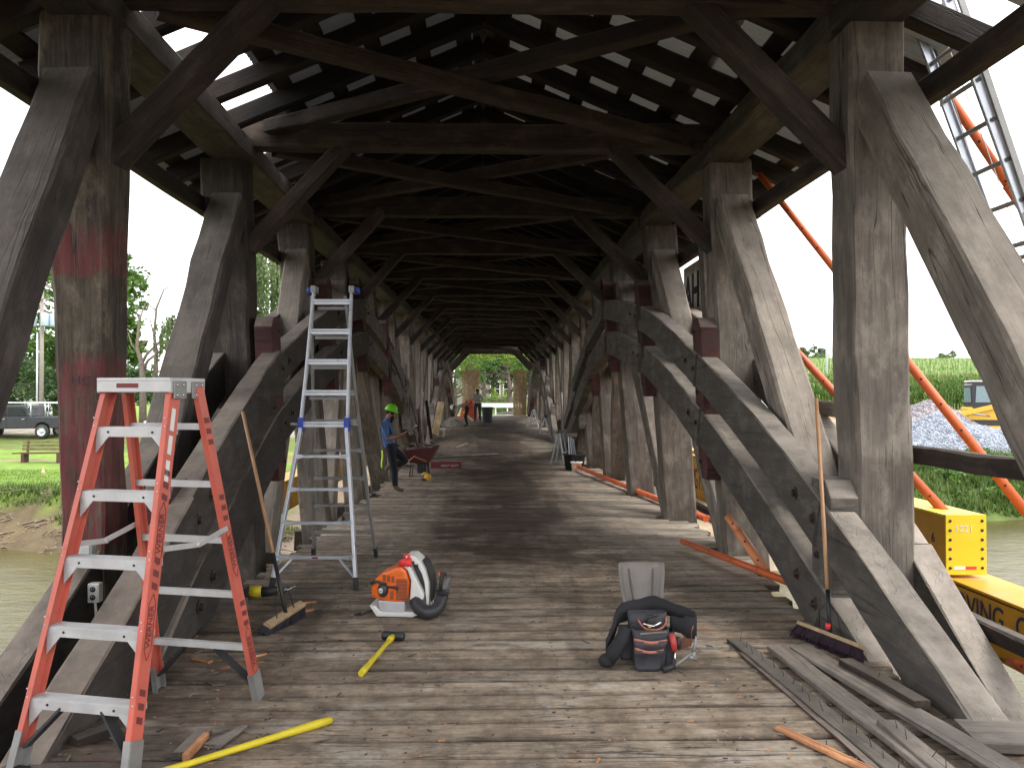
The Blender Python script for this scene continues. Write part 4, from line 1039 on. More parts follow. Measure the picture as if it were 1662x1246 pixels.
# base tray
b_ = MB(); b_.prism([(-.24,.06),(-.20,.0),(.13,.0),(.20,.03),(.18,.05),(-.16,.05),(-.21,.10),(-.27,.10)], .30, Matrix.Translation((0,.10,0))); b_.build('base_tray', bwh, bl, bev=.014)
b_ = MB(); b_.prism([(-.15,.04),(.06,.03),(.06,.14),(-.19,.15),(-.18,.08)], .22, Matrix.Translation((0,.06,0))); b_.build('fuel_tank', plain('milky_tank', (.50,.50,.52), .35, 0, .1, dirt=(.2,.12,.08), dirt_amt=.25), bl, bev=.016)
# engine shroud
b_ = MB(); b_.prism([(-.245,.17),(-.05,.135),(.09,.15),(.10,.33),(.075,.42),(.03,.46),(-.03,.445),(-.15,.40),(-.215,.34),(-.25,.26)], .26, Matrix.Translation((0,.07,0)))
sh_ = b_.build('engine_shroud', bor, bl, bev=.03)
for i in range(15): MB().box((.035,-.0615,.168+i*.0125),(.105,.006,.0055)).build('vent_slot', bgr, sh_)
for j in range(3):
    for i in range(6): MB().box((-.125+.04*j+.0*i,-.0615,.33+i*.010-.016*j*.4),(.026,.006,.005)).build('vent_slot', bgr, sh_)
for i in range(6): MB().box((-.055,-.0615,.17+i*.0125),(.035,.006,.0055)).build('vent_slot', bgr, sh_)
b_ = MB().lathe([(0,.035),(.035,.035),(.06,.02),(.066,0)],18,Matrix.Translation((-.135,-.062,.245)) @ Matrix.Rotation(rad(90),4,'X') @ Matrix.Scale(.75,4,(1,0,0))); b_.build('starter_cover', bgr, bl)
MB().lathe([(0,.040),(.026,.039),(.026,.034)],16,Matrix.Translation((-.150,-.062,.245)) @ Matrix.Rotation(rad(90),4,'X') @ Matrix.Scale(.8,4,(1,0,0))).build('round_badge', white_pl, bl)
text('STIHL', .014, black, (-.150,-.1045,.245), (rad(90),0,0), bl, 'lettering', .0004)
MB().tube([(-.10,-.075,.30),(-.20,-.09,.33),(-.235,-.085,.31)],[.013,.012,.020],8).build('starter_grip', bgr, bl)
MB().tube([(-.11,-.07,.275),(-.03,-.075,.275),(.0,-.07,.262)],[.008,.013,.016],8).build('choke_lever', bgr, bl)
# white fan housing band and back plate
b_ = MB(); b_.prism([(.03,.47),(.10,.475),(.155,.36),(.235,.20),(.225,.155),(.105,.145),(.115,.33),(.085,.42)], .24, Matrix.Translation((0,.075,0))); b_.build('fan_housing', bwh, bl, bev=.016)
b_ = MB(); b_.prism([(.06,.545),(.13,.55),(.19,.50),(.235,.42),(.27,.30),(.275,.06),(.255,.05),(.245,.17),(.232,.30),(.205,.39),(.17,.45),(.10,.50),(.05,.505)], .25, Matrix.Translation((0,.12,0))); b_.build('back_frame', bwh, bl, bev=.01)
b_ = MB(); b_.prism([(.12,.45),(.19,.41),(.225,.31),(.24,.18),(.19,.20),(.16,.33)], .17, Matrix.Translation((0,.13,0))); gl_ = b_.build('intake_grille', bgr, bl, bev=.006)
for i in range(9): MB().box((.192+.004*(i%2),.043,.21+i*.018),(.05,.004,.004)).build('grille_bar', rubber, gl_)
b_ = MB(); b_.prism([(.20,.50),(.245,.46),(.29,.36),(.305,.24),(.29,.12),(.275,.12),(.28,.30),(.24,.43)], .20, Matrix.Translation((0,.16,0))); b_.build('back_pad', rubber, bl, bev=.01)
MB().tube([(.02,-.02,.48),(.06,-.05,.50),(.09,-.03,.47),(.09,.02,.53),(.04,.05,.54)],[.03,.04,.035,.03,.02],8).build('red_cap', bred, bl)
for q in ((.13,.49),(.165,.46)): MB().box((q[0],-.008,q[1]),(.018,.008,.02)).build('strap_hole', rubber, bl)
# elbow hose and blower tube with handle
hp = [(.15,-.01,.14),(.20,-.07,.09),(.27,-.11,.065),(.335,-.09,.07),(.375,-.03,.11),(.39,.02,.17),(.395,.05,.22)]
b_ = MB(); pts_ = []; 
import itertools
for i in range(len(hp)-1):
    for t in (0,.33,.66): pts_.append(Vector(hp[i]).lerp(Vector(hp[i+1]), t))
pts_.append(Vector(hp[-1])); b_.tube(pts_, [.062-.010*i/len(pts_)+(.004 if i%2 else 0) for i in range(len(pts_))], 14); b_.build('elbow_hose', bgr, bl)
MB().tube([(.395,.05,.20),(.40,.10,.28),(.405,.15,.33)],[.055,.052,.047],14).build('blower_tube', plain('grey_tube', (.12,.115,.11), .4, 0, .2), bl)
MB().tube([(.392,.0,.215),(.395,.0,.23)],[.062,.062],14).build('clamp_ring', rubber, bl)
MB().tube([(.375,.0,.22),(.385,.0,.32),(.395,.01,.39),(.425,.02,.38)],[.013,.017,.022,.018],8).build('control_handle', rubber, bl)
MB().box((.372,-.01,.39),(.014,.016,.03)).build('stop_switch', bor, bl, bev=.003)
MB().tube([(.12,-.06,.125),(.22,-.13,.055),(.34,-.14,.045),(.41,-.07,.08),(.40,-.01,.20)],.006,6).build('throttle_cable', rubber, bl)
MB().tube([(-.25,.0,.045),(-.30,-.02,.03),(-.34,-.03,.012),(-.38,-.02,.012),(-.36,.0,.018),(-.40,-.05,.010)],.010,6).build('strap', rubber, bl)
bl.scale = (BLS, BLS, BLS)
# ---- sledge hammers
def sledge(p0, p1, lab, hl=.15, hs=.052, headturn=0):
    p0, p1 = Vector(p0), Vector(p1); t = thing('sledgehammer', lab, 'sledgehammer', (p0.x, p0.y, F(p0.y)))
    d = Vector((p1.x-p0.x, p1.y-p0.y, 0)); L_ = d.length; d.normalize(); s = Vector((-d.y, d.x, 0)).normalized(); z0 = F(p1.y)-F(p0.y)
    q0 = Vector((0,0,.020)); q1 = d*L_+Vector((0,0,.034+z0)); n = 12
    pts_ = [q0.lerp(q1, i/n) for i in range(n+1)]
    MB().tube(pts_, [.019,.021,.020,.0175,.0165,.0165,.0155,.0150,.0145,.0145,.0165,.018,.018], 12).build('handle', yel_t, t)
    MB().tube([q1-d*.11, q1-d*.02],[.0205,.022],10).build('overstrike_collar', yel_t, t)
    h = MB(); c_ = q1+d*.006
    hd = (s+d*headturn).normalized()
    h.tube([c_-hd*hl/2, c_-hd*(hl/2-.012), c_-hd*.028, c_+hd*.028, c_+hd*(hl/2-.012), c_+hd*hl/2],[hs*.48,hs*.60,hs*.54,hs*.54,hs*.60,hs*.48],8,smooth=False); h.build('head', dsteel, t, bev=.002)
    return t
a_, b_ = FL(586,1098), FL(638,1040); sledge(a_, b_, 'yellow handled sledgehammer lying in the middle of the deck with its black head away', .155, .055, .08)
a_, b_ = FL(537,1174), FL(215,1280); sledge(a_, b_, 'long yellow tool handle lying across the bottom left corner of the deck')
# ---- scoop and tool belt
so_ = FL(1046, 992)
sc = thing('scoop_shovel', 'dusty aluminium scoop shovel blade standing behind the tool belt', 'shovel', (so_.x, so_.y+.10, F(so_.y)), 0)
N = 14; vs = []; fs = []; gm = plain('dusty_scoop_metal', (.25,.23,.215), .6, .2, .15, 8, dirt=(.25,.22,.19), dirt_amt=.5)
for j in range(9):
    t_ = j/8
    for i in range(N+1):
        u = i/N*2-1; w_ = lerp(.150, .185, min(1, t_*1.3))*(1 if t_ > .1 else .9)
        rib = -.034*max(0, 1-((abs(u)-.52)/.10)**2) if abs(abs(u)-.52) < .10 else 0
        rib2 = -.008*max(0, 1-(u/.10)**2)*max(0,(1-t_*1.1))
        curl = -.050*max(0,(abs(u)-.82)/.18)**1.5-.05*max(0,.2-t_)/.2
        vs.append((u*w_, .085*t_+curl+rib*(1-t_*.75)+rib2, .015+.335*t_))
for j in range(8):
    for i in range(N): fs.append((j*(N+1)+i, j*(N+1)+i+1, (j+1)*(N+1)+i+1, (j+1)*(N+1)+i))
o = MB().add(vs, fs, 0, True).build('blade', gm, sc); sm_ = o.modifiers.new('s','SOLIDIFY'); sm_.thickness = .004
for sx in (-1,1): MB().beam((sx*.070,-.052,.05),(sx*.098,.066,.30),.012,.030,up=(0,-1,.3)).build('pressed_rib', plain('rib_shadow_metal', (.13,.12,.11), .6, .2), sc, bev=.003)
MB().tube([(0,-.02,.04),(0,-.10,.03),(0,-.30,.025)],[.024,.02,.017],8).build('socket', gm, sc)
to = FL(1058, 1078)
tb = thing('tool_belt', 'black leather tool belt with pouches, pliers and a hammer lying on the deck', 'tool belt', (to.x, to.y, F(to.y)), 0)
def strap(mb, pts, h, th=.010, m=0):     # a band standing on edge along points
    pts = [Vector(p) for p in pts]; P_ = []
    for i in range(len(pts)-1):
        p0 = pts[max(i-1,0)]; p1 = pts[i]; p2 = pts[i+1]; p3 = pts[min(i+2,len(pts)-1)]
        for k in range(4):
            t = k/4; P_.append(.5*((2*p1)+(-p0+p2)*t+(2*p0-5*p1+4*p2-p3)*t*t+(-p0+3*p1-3*p2+p3)*t**3))
    P_.append(pts[-1]); n = len(P_); vs = []; fs = []
    hh = h if isinstance(h, (list,tuple)) else [h]*n
    for i, p in enumerate(P_):
        d = (P_[min(i+1,n-1)]-P_[max(i-1,0)]); d.z = 0; d.normalize(); s = Vector((-d.y, d.x, 0)); hq = hh[min(len(hh)-1, int(i/n*len(hh)))]/2
        for a1, b1 in ((-1,-1),(1,-1),(1,1),(-1,1)): vs.append(p+s*th/2*a1+Vector((0,0,b1*hq)))
    for i in range(n-1):
        for k in range(4): fs.append((i*4+k, i*4+(k+1)%4, (i+1)*4+(k+1)%4, (i+1)*4+k))
    fs += [(3,2,1,0), tuple((n-1)*4+k for k in range(4))]
    return mb.add(vs, fs, m, True)
blackfab = plain('black_webbing', (.016,.016,.020), .9, 0, .3, 25)
strap(MB(), [(-.285,-.03,.12),(-.235,.03,.20),(-.19,.09,.285),(-.08,.15,.305),(.05,.16,.335),(.17,.11,.30),(.255,.03,.275),(.265,-.03,.235),(.20,-.05,.245),(.12,.02,.25)], [.085,.10,.12,.105,.09,.10,.12,.13,.09], .013).build('padded_belt', blackfab, tb)
MB().tube([(-.27,-.05,.04),(-.25,-.06,.09),(-.20,-.05,.16),(-.16,-.02,.23)],[.035,.048,.045,.040],10).build('belt_end', blackfab, tb)
MB().ellip((-.285,-.055,.045),(.055,.035,.045),12,8).build('belt_tip', blackfab, tb)
# main pouch: tapered sack with two trimmed pockets
def pouch(c, w, d, h, mat, nm, par, tw=1.08):
    cx, cy, cz = c; b_ = MB(); r = []
    for z, k in ((0,.82),(.02,.93),(h*.35,1.0),(h*.8,1.02),(h,tw)): r.append((z, k))
    vs = []; fs = []; n = 20
    for z, k in r:
        for i in range(n):
            a_ = 2*math.pi*i/n; ca_, sa_ = math.cos(a_), math.sin(a_); e = .45
            vs.append((cx+math.copysign(abs(ca_)**e, ca_)*w/2*k, cy+math.copysign(abs(sa_)**e, sa_)*d/2*k+.012*math.sin(z*30), cz+z))
    for j in range(len(r)-1):
        for i in range(n): fs.append((j*n+i, j*n+(i+1)%n, (j+1)*n+(i+1)%n, (j+1)*n+i))
    fs.append(tuple(range(n))[::-1]); b_.add(vs, fs, 0, True); o = b_.build(nm, mat, par); m_ = o.modifiers.new('s','SOLIDIFY'); m_.thickness = .006; return o
p1 = pouch((-.02,-.03,0), .215, .12, .235, leather, 'main_pouch', tb)
p2 = pouch((-.03,-.095,.005), .19, .05, .175, leather, 'front_pocket', tb)
p3 = pouch((-.045,-.125,.004), .17, .045, .125, leather, 'lower_pocket', tb)
strap(MB(), [(-.128,-.11,.185),(-.03,-.135,.172),(.072,-.11,.178)], .018, .008).build('pocket_trim', trim, tb)
strap(MB(), [(-.128,-.135,.138),(-.045,-.158,.122),(.045,-.135,.126)], .016, .008).build('pocket_trim', trim, tb)
p4 = pouch((.085,-.02,0), .09, .10, .22, leather, 'side_pouch', tb); p5 = pouch((-.155,.03,.03), .09, .09, .20, leather, 'left_pouch', tb)
pouch((-.02,.06,.02), .23, .09, .29, leather, 'back_pouch', tb)
strap(MB(), [(-.085,.0,.275),(-.05,-.04,.235),(.02,-.055,.228),(.075,-.03,.25),(.09,.0,.29)], .014, .007).build('pouch_rim', trim, tb)
MB().tube([(-.05,-.01,.24),(-.03,-.02,.30),(.03,-.02,.31)],[.010,.012,.010],8).build('knife_handle', dsteel, tb)
MB().tube([(-.06,-.04,.262),(.0,-.05,.25),(.05,-.04,.268)],[.009,.009,.009],8).build('pliers', chrome, tb)
MB().ellip((-.025,-.06,.248),(.012,.010,.010),8,6).build('brass_ring', plain('brass', (.55,.36,.08), .3, .9), tb)
MB().box((-.01,-.105,.225),(.16,.004,.010), Matrix.Rotation(-.07,3,'Y')).build('steel_rule', chrome, tb)
MB().tube([(.105,-.09,.215),(.112,-.105,.165),(.118,-.11,.115)],[.018,.022,.017],8).build('red_grip', plain('red_rubber_grip', (.45,.05,.045), .5), tb)
MB().tube([(.118,-.11,.115),(.122,-.12,.03)],[.007,.006],6).build('screwdriver_blade', chrome, tb)
MB().tube([(.145,-.07,.19),(.148,-.08,.12)],[.018,.016],8).build('dark_grip', rubber, tb)
MB().prism([(.15,.10),(.235,.13),(.24,.24),(.20,.20),(.165,.15)], .012, Matrix.Translation((0,-.05,0))).build('hammer_loop', leather_b, tb, bev=.002)
strap(MB(), [(.225,-.05,.20),(.245,-.05,.25),(.23,-.03,.29)], .016, .006).build('loop_trim', trim, tb)
hm = thing('claw_hammer', 'claw hammer with dark grip hanging from the right of the tool belt', 'hammer', (to.x, to.y, F(to.y)))
MB().tube([(.035,-.17,.022),(.11,-.145,.035)],[.020,.017],10).build('grip', rubber, hm)
MB().tube([(.11,-.145,.035),(.23,-.105,.105)],[.009,.009],8).build('shaft', alu_d, hm)
MB().tube([(.20,-.125,.085),(.225,-.115,.075),(.245,-.11,.070)],[.010,.012,.019],10).tube([(.235,-.105,.11),(.25,-.095,.16),(.252,-.09,.20)],[.013,.010,.004],8).tube([(.235,-.105,.11),(.235,-.11,.07)],[.013,.018],10).build('head', alu_d, hm)
# ---- push brooms
def broom(head_c, head_dir, hl, top, lab, blockm, brm, sleeve, tilt):
    head_c = Vector(head_c); t = thing('push_broom', lab, 'broom', (head_c.x, head_c.y, F(head_c.y))); o0 = Vector(t.location)
    d = Vector(head_dir).normalized(); n_ = Vector((-d.y, d.x, 0)); c_ = head_c-o0; dn = (Vector((0,0,-1))*math.cos(tilt)+n_*math.sin(tilt)).normalized()
    MB().beam(c_-d*hl/2, c_+d*hl/2, .062, .026, up=dn).build('block', blockm, t, bev=.006)
    b_ = MB(); rr = random.Random(5)
    for _ in range(900):
        u = rr.uniform(-1,1)*hl/2*.98; v_ = rr.uniform(-.028,.028); s_ = dn.cross(d)
        p = c_+d*u+s_*v_+dn*.010; e = p+dn*rr.uniform(.082,.105)+d*(u*.14+rr.uniform(-.012,.012))+s_*(v_*.5+rr.uniform(-.012,.012))
        w_ = Vector((rr.gauss(0,1),rr.gauss(0,1),0)).normalized()*.0022; b_.add([p-w_,p+w_,e+w_,e-w_],[(0,1,2,3)])
    b_.beam(c_+dn*.012, c_+dn*.075, hl*.97, .050, up=dn.cross(d), w1=hl*1.05, h1=.062)
    b_.build('bristles', brm, t, fixn=False)
    tp = Vector(top)-o0; base = c_-dn*.012; ax = (tp-base).normalized(); L_ = (tp-base).length
    MB().tube([base, base+ax*sleeve],[.014,.014],10).build('metal_sleeve', dsteel, t)
    MB().tube([base+ax*sleeve, base+ax*(sleeve+.1), tp],[.0135,.0145,.0135],10).build('handle', broomw, t)
    for s in (-1,1): 
        m1 = base+ax*.20; e = c_+d*s*.11-dn*.012; MB().tube([m1, m1.lerp(e,.35)+d*s*.05, e],.004,6).build('brace_wire', dsteel, t)
    return base, ax, o0, t
h0 = FL(455, 985, .10); h1 = Vector((FL(470,960,.1).x, h0.y+.12, h0.z))
b1 = P(438,968,6.10); b2 = P(487,948,6.42); c_ = (b1+b2)/2; c_.z = F(c_.y)+.095
broom(c_, (b2.x-b1.x, (b2.y-b1.y)*1.2, .05), .46, P(394,668,6.95), 'push broom with a light wooden handle leaning beside the orange step ladder', brick_w, bristle, .46, .35)
b1 = P(1296,1032,5.95); b2 = P(1402,1074,5.35); c_ = (b1+b2)/2; c_.z = F(c_.y)+.085
_, _, _, br2 = broom(c_, (b2.x-b1.x, b2.y-b1.y, 0), .60, P(1325,646,6.05), 'push broom with purple black bristles leaning on the right arch', brick_w, bristle_p, .28, -.45)
MB().tube([P(1344,1020,5.66)-Vector(br2.location), P(1344,1011,5.66)-Vector(br2.location)], .017, 10).build('red_band', bred, br2)
# ---- yellow cordless tool
q = FL(428, 975); dw = thing('cordless_tool', 'yellow and black cordless power tool lying behind the step ladder', 'power tool', (q.x-.02, q.y+.1, F(q.y)))
MB().tube([(-.12,0,.055),(-.02,0,.055)],[.052,.048],12).build('motor_body', yel_t, dw); MB().tube([(-.02,0,.055),(.04,0,.058),(.11,.01,.062)],[.046,.040,.036],12).build('grip', rubber, dw)
MB().tube([(.11,.01,.062),(.15,.01,.065)],[.036,.030],12).build('nose', yel_t, dw); MB().tube([(.15,.01,.065),(.19,.02,.065),(.25,.06,.09)],[.030,.010,.004],8).build('bit', chrome, dw); MB().box((-.14,0,.05),(.05,.10,.08)).build('battery', rubber, dw, bev=.006)
# ---- outlet and junction box on the red post
pz = P(180,948,5.93); ou = thing('electrical_outlet', 'grey double outlet box fixed to the red painted left post', 'outlet', (pz.x, 5.70, pz.z))
MB().box((0,0,0),(.075,.06,.125)).build('box', white_pl, ou, bev=.006)
MB().box((0,-.034,0),(.066,.006,.112)).build('cover_plate', plain('grey_cover', (.45,.45,.43), .5), ou, bev=.002)
for zz in (.026,-.026):
    s_ = MB().lathe([(0,.003),(.018,.003),(.018,0)],14,Matrix.Translation((0,-.0375,zz)) @ Matrix.Rotation(rad(90),4,'X')).build('socket', black, ou)
    for xx in (-.006,.006): MB().box((xx,-.0415,zz+.003),(.002,.001,.008)).build('slot', white_pl, s_)
MB().tube([(0,.0,-.06),(.004,.0,-.12),(.01,.01,-.25),(.0,.02,-.5)],.009,8).build('conduit', white_pl, ou)
pz = P(158,888,5.93); jb = thing('junction_box', 'square grey junction box on the left post above the outlet', 'junction box', (pz.x, 5.70, pz.z))
MB().box((0,0,0),(.17,.08,.14)).build('box', plain('grey_box', (.40,.42,.41), .5), jb, bev=.012); MB().box((0,-.045,0),(.15,.01,.12)).build('lid', plain('grey_lid', (.46,.48,.47), .5), jb, bev=.004)
# ---- loose boards on the right
def boardthing(nm, lab, a_, b_, w, h, mat, up=(0,0,1), cat='board', group=None, roll=0, z0=0, nails=0, w1=None):
    a_, b_ = Vector(a_), Vector(b_); a_.z = F(a_.y)+h/2+z0; b_.z = F(b_.y)+h/2+z0
    t = thing(nm, lab, cat, (a_.x, a_.y, F(a_.y)), 0, group); o0 = Vector(t.location)
    timber('board', a_-o0, b_-o0, w, h, mat, t, up=up, seg=.25, j=.003, ch=.004, w1=w1)
    rr = random.Random(int(a_.x*1000))
    for i in range(nails):
        p = (a_-o0).lerp(b_-o0, (i+.5)/nails)+Vector((rr.uniform(-.02,.02), rr.uniform(-.02,.02), h/2)); e = p+Vector((rr.uniform(-.018,.018), rr.uniform(-.02,.02), rr.uniform(.035,.06)))
        MB().tube([p, e],.0020,5).build('nail', M['steel'], t)
    return t
boardthing('nail_board', 'long dark board full of upturned nails with a maroon edge on the right floor', FL(1192,1042), FL(1478,1275), .10, .028, M['plate'], nails=15)
boardthing('maroon_board', 'maroon painted thin board lying beside the nail studded board', FL(1206,1062), FL(1462,1284), .05, .016, M['redblock'])
boardthing('loose_plank', 'wide grey loose plank second from the nail studded board', FL(1262,1058), FL(1560,1290), .135, .030, M['greyboard'], z0=.012)
boardthing('loose_plank', 'smooth grey loose plank closest to the right truss', FL(1300,1062), FL(1672,1290), .15, .028, M['greyboard'], z0=.03)
boardthing('short_block', 'short dark brown block under the right push broom', FL(1372,1080,.05), FL(1498,1150,.05), .085, .05, M['brownwood'], z0=.045, nails=1)
boardthing('pointed_board', 'short pale board with a broken point at the lower right', FL(1440,1188), FL(1560,1290), .10, .03, M['greyboard'], z0=.03, nails=4)
boardthing('split_lath', 'freshly split orange lath with a nail at the bottom right', FL(1264,1184), FL(1420,1256), .055, .02, M['scrapwood'], nails=1)
boardthing('deck_offcut', 'pale short deck plank lying at the right edge beside the arch foot', FL(1566,1204), FL(1740,1212), .30, .05, M['greyboard'], z0=.01)
boardthing('wood_scrap', 'brown block with a fresh orange end in the lower left', FL(292,1232), FL(332,1192), .075, .035, M['plate'])
boardthing('wood_scrap', 'orange split end of the brown scrap in the lower left', FL(300,1236), FL(335,1200), .03, .036, M['scrapwood'])
boardthing('wood_scrap', 'grey weathered offcut right of the brown block', FL(345,1214), FL(398,1180), .10, .018, M['greyboard'], w1=.03)
boardthing('wood_scrap', 'dark timber offcut between the front rails of the orange ladder', FL(120,1212), FL(186,1190), .07, .05, M['brownwood'])
boardthing('wood_chip', 'larger orange chip below the silver ladder broom', FL(478,988), FL(512,984), .035, .018, M['scrapwood'], z0=.03)
boardthing('wood_chip', 'smaller orange chip with nails beside the left broom head', FL(484,996), FL(508,990), .03, .018, M['scrapwood'], nails=2)
boardthing('wood_chip', 'orange chip lying between the rear legs of the orange ladder', FL(316,1070), FL(342,1076), .035, .014, M['scrapwood'])
boardthing('wood_chip', 'orange sliver lying right of the chip under the orange ladder', FL(360,1086), FL(390,1078), .03, .012, M['scrapwood'])
boardthing('wood_chip', 'thin orange sliver right of the orange ladder rear foot', FL(405,1068), FL(432,1062), .025, .012, M['scrapwood'])
boardthing('timber_block', 'short grey timber block behind the orange ladder', FL(346,990), FL(398,990), .12, .09, M['greyboard'])
# fine litter of splinters, chips and bent nails
rr = random.Random(77); mb = MB()
for _ in range(800):
    yy = 3.6+abs(rr.gauss(0, 3.2)); xx = rr.uniform(-2.1, 2.3)
    if rr.random() < .45: xx = rr.choice((-1.6,-1.2,.9,1.7))+rr.gauss(0,.28)
    z = F(yy)+.004; a_ = rr.gauss(0,.9); l_ = rr.uniform(.006,.035)*(1 if rr.random() < .85 else 2.2); w_ = rr.uniform(.003,.012); d = Vector((math.cos(a_), math.sin(a_), 0)); s = Vector((-d.y,d.x,0))
    mb.beam(Vector((xx,yy,z)), Vector((xx,yy,z+rr.uniform(-.002,.006)))+d*l_, w_, .004, m=rr.choice((0,1,1,1,1,1,2,2)))
tag(mb.build('wood_splinters', [M['scrapwood'], M['greyboard'], M['brownwood']], fixn=False), 'small splinters and chips of wood strewn on the deck', 'debris', kind='stuff')
# ================================================================== FARTHER THINGS ON THE DECK
def tubpoly(nm, prof, n, loc, lab, cat, mat): pass
# orange poles
def pole(nm, lab, a_, b_, r, mat, mat2=None, foot=False, holes=6, split=.55, cat='steel pole'):
    a_, b_ = Vector(a_), Vector(b_); t = thing(nm, lab, cat, b_, 0, 'orange adjustable steel poles'); d = a_-b_
    MB().tube([(0,0,0), d*split],r,12).build('outer_tube', mat, t); MB().tube([d*split, d],r*.82,12).build('inner_tube', mat2 or mat, t)
    MB().tube([d*(split-.006), d*(split+.002)],r*1.05,12).build('collar', mat, t)
    n_ = d.normalized(); s = n_.cross(Vector((0,0,1))).normalized(); v = s.cross(n_)
    toc = (-(a_+b_)/2).normalized(); toc = (toc-n_*toc.dot(n_)).normalized()
    for i in range(holes):
        p = d*((i+.5)/holes); rq = r if (i+.5)/holes < split else r*.82
        M_ = Matrix.Translation(p+toc*rq*.985) @ toc.to_track_quat('Z','Y').to_matrix().to_4x4()
        MB().lathe([(0,.001),(r*.26,.001)],8,M_).build('pin_hole', black, t)
    if foot: MB().box((0,0,-.03),(.30,.16,.05)).build('shoe', dsteel, t, bev=.01)
    return t
pole('shoring_pole', 'long orange pole from the right eave crossing behind the near right post', P(1224,272,10.05), P(1690,862,7.4), .045, orange_p, holes=16, split=.62)
pole('shoring_pole', 'thick orange pole running down from the eave behind the extension ladder', P(1484,72,6.95), P(1830,590,6.7), .045, orange_p, holes=8)
pole('shoring_pole', 'orange pole that ends in a black shoe on the yellow steel box', P(1106,368,14.0), P(1540,838,7.75), .046, orange_p, orange_f, True, 14, .42)
pole('shoring_pole', 'orange pole end seen high between the third and fourth right posts', P(1040,422,17.6), P(1292,800,11.0), .045, orange_p, holes=12)
a_, b_ = FL(1108,878,.09), FL(1288,948,.10); b_.x += .05; d_ = (b_-a_)
pole('loose_pole', 'bright orange pole lying over the plank ends on the right', a_, a_+d_*1.25+Vector((0,0,-.02)), .042, orange_p, holes=6, split=.2)
a_, b_ = P(1181,838,8.55), P(1243,936,8.05); pole('loose_pole', 'scratched pale orange pole with a bare end leaning on the lying pole', a_, b_+Vector((0,0,.05)), .046, orange_f, holes=3, split=.72)
a_, b_ = P(938,757,22.6), P(1146,842,13.0); pole('loose_pole', 'orange pole running from the white bucket behind the right posts', a_, b_, .05, orange_p, holes=8, split=.99)
a_, b_ = P(1120,826,15.5), P(1190,862,12.6); pole('loose_pole', 'short piece of orange pole seen beyond the second right post', a_, b_, .05, orange_p, holes=2)
a_, b_ = P(1640,1072,6.6), P(1700,1100,6.0); pole('loose_pole', 'orange pole end low under the yellow beam at the right edge', a_, b_, .05, orange_p, holes=1)
# yellow steel beams of the house movers
def girder(nm, lab, x, y0, y1, zt, w, h, mat, parent=None):
    t = thing(nm, lab, 'steel beam', (x, y0, zt-h)); L_ = y1-y0
    b_ = MB().box((0,L_/2,h-.02),(w,L_,.04)).box((0,L_/2,.02),(w,L_,.04)).box((-w/2+.01,L_/2,h/2),(.02,L_,h-.04)).box((w/2-.01,L_/2,h/2),(.02,L_,h-.04)); b_.build('beam_body', mat, t, bev=.004)
    return t
navy = plain('navy_letters', (.03,.035,.10), .6)
g1 = girder('steel_girder', 'amber steel girder with navy lettering running below the yellow box at the right', 4.22, 4.2, 13.2, -1.60, .44, .50, yel_o)
text('MOVING', .25, navy, (-.226,2.42,.33), (rad(90),0,rad(-90)), g1, 'lettering', .002, .9, 'RIGHT'); text('C', .25, navy, (-.226,2.12,.33), (rad(90),0,rad(-90)), g1, 'lettering', .002, .9, 'RIGHT')
g5 = girder('steel_girder', 'deep amber steel girder with navy lettering seen between the second and third right posts', 4.24, 13.6, 27, -1.20, .44, .82, yel_o)
text('BUILDING MOVERS', .56, navy, (-.226,3.15,.36), (rad(90),0,rad(-90)), g5, 'lettering', .002, .62)
MB().box((-.30,6,-.10),(.12,13,.10)).build('rail', dsteel, g5)
MB().box((0,6.7,.86),(.2,13.4,.05)).build('top_rail', yel_o, g5)
g2 = thing('steel_box_beam', 'bright yellow box beam with a bolted end plate resting on the amber girder', 'steel beam', (4.15, 7.45, -1.57))
MB().box((0,2.2,.255),(.30,4.4,.49)).build('beam_body', yel_o, g2, bev=.004)
MB().box((0,-.012,.262),(.36,.02,.525)).build('end_plate', yellow_p, g2, bev=.003)
MB().box((0,2.2,.512),(.36,4.4,.02)).build('top_plate', yellow_p, g2, bev=.003)
for i in range(6):
    for sx in (-1,1): MB().lathe([(0,.006),(.013,.006),(.013,0)],8,Matrix.Translation((sx*.142,-.022,.06+i*.082)) @ Matrix.Rotation(rad(90),4,'X')).build('plate_bolt', dsteel, g2)
MB().box((-.06,-.024,.06),(.10,.003,.028)).build('white_reflector', white, g2); MB().box((.04,-.024,.06),(.10,.003,.028)).build('red_reflector', bred, g2)
text('6', .12, navy, (-.153,.25,.28), (rad(90),0,rad(-90)), g2, 'lettering', .002)
text('1221', .085, white_pl, (-.02,-.0235,.40), (rad(90),0,0), g2, 'lettering', .0008)
for y_ in (.35,1.5,2.6): MB().box((-.156,y_+.4,.26),(.012,.03,.44)).build('stiffener', yel_o, g2)
# left girders and blocks
g3 = girder('steel_girder', 'amber steel girder outside the left truss seen between the posts', -4.35, 11.5, 30, -1.72, .44, .62, yel_o)
for i in range(12): MB().box((.235,1.2+i*1.7,.31),(.02,.06,.54)).build('stiffener', yel_o, g3)
0 and girder('steel_girder', 'short yellow girder end low at the left edge under the left truss', -4.6, 6.2, 8.3, -2.25, .3, .3, yellow_p)
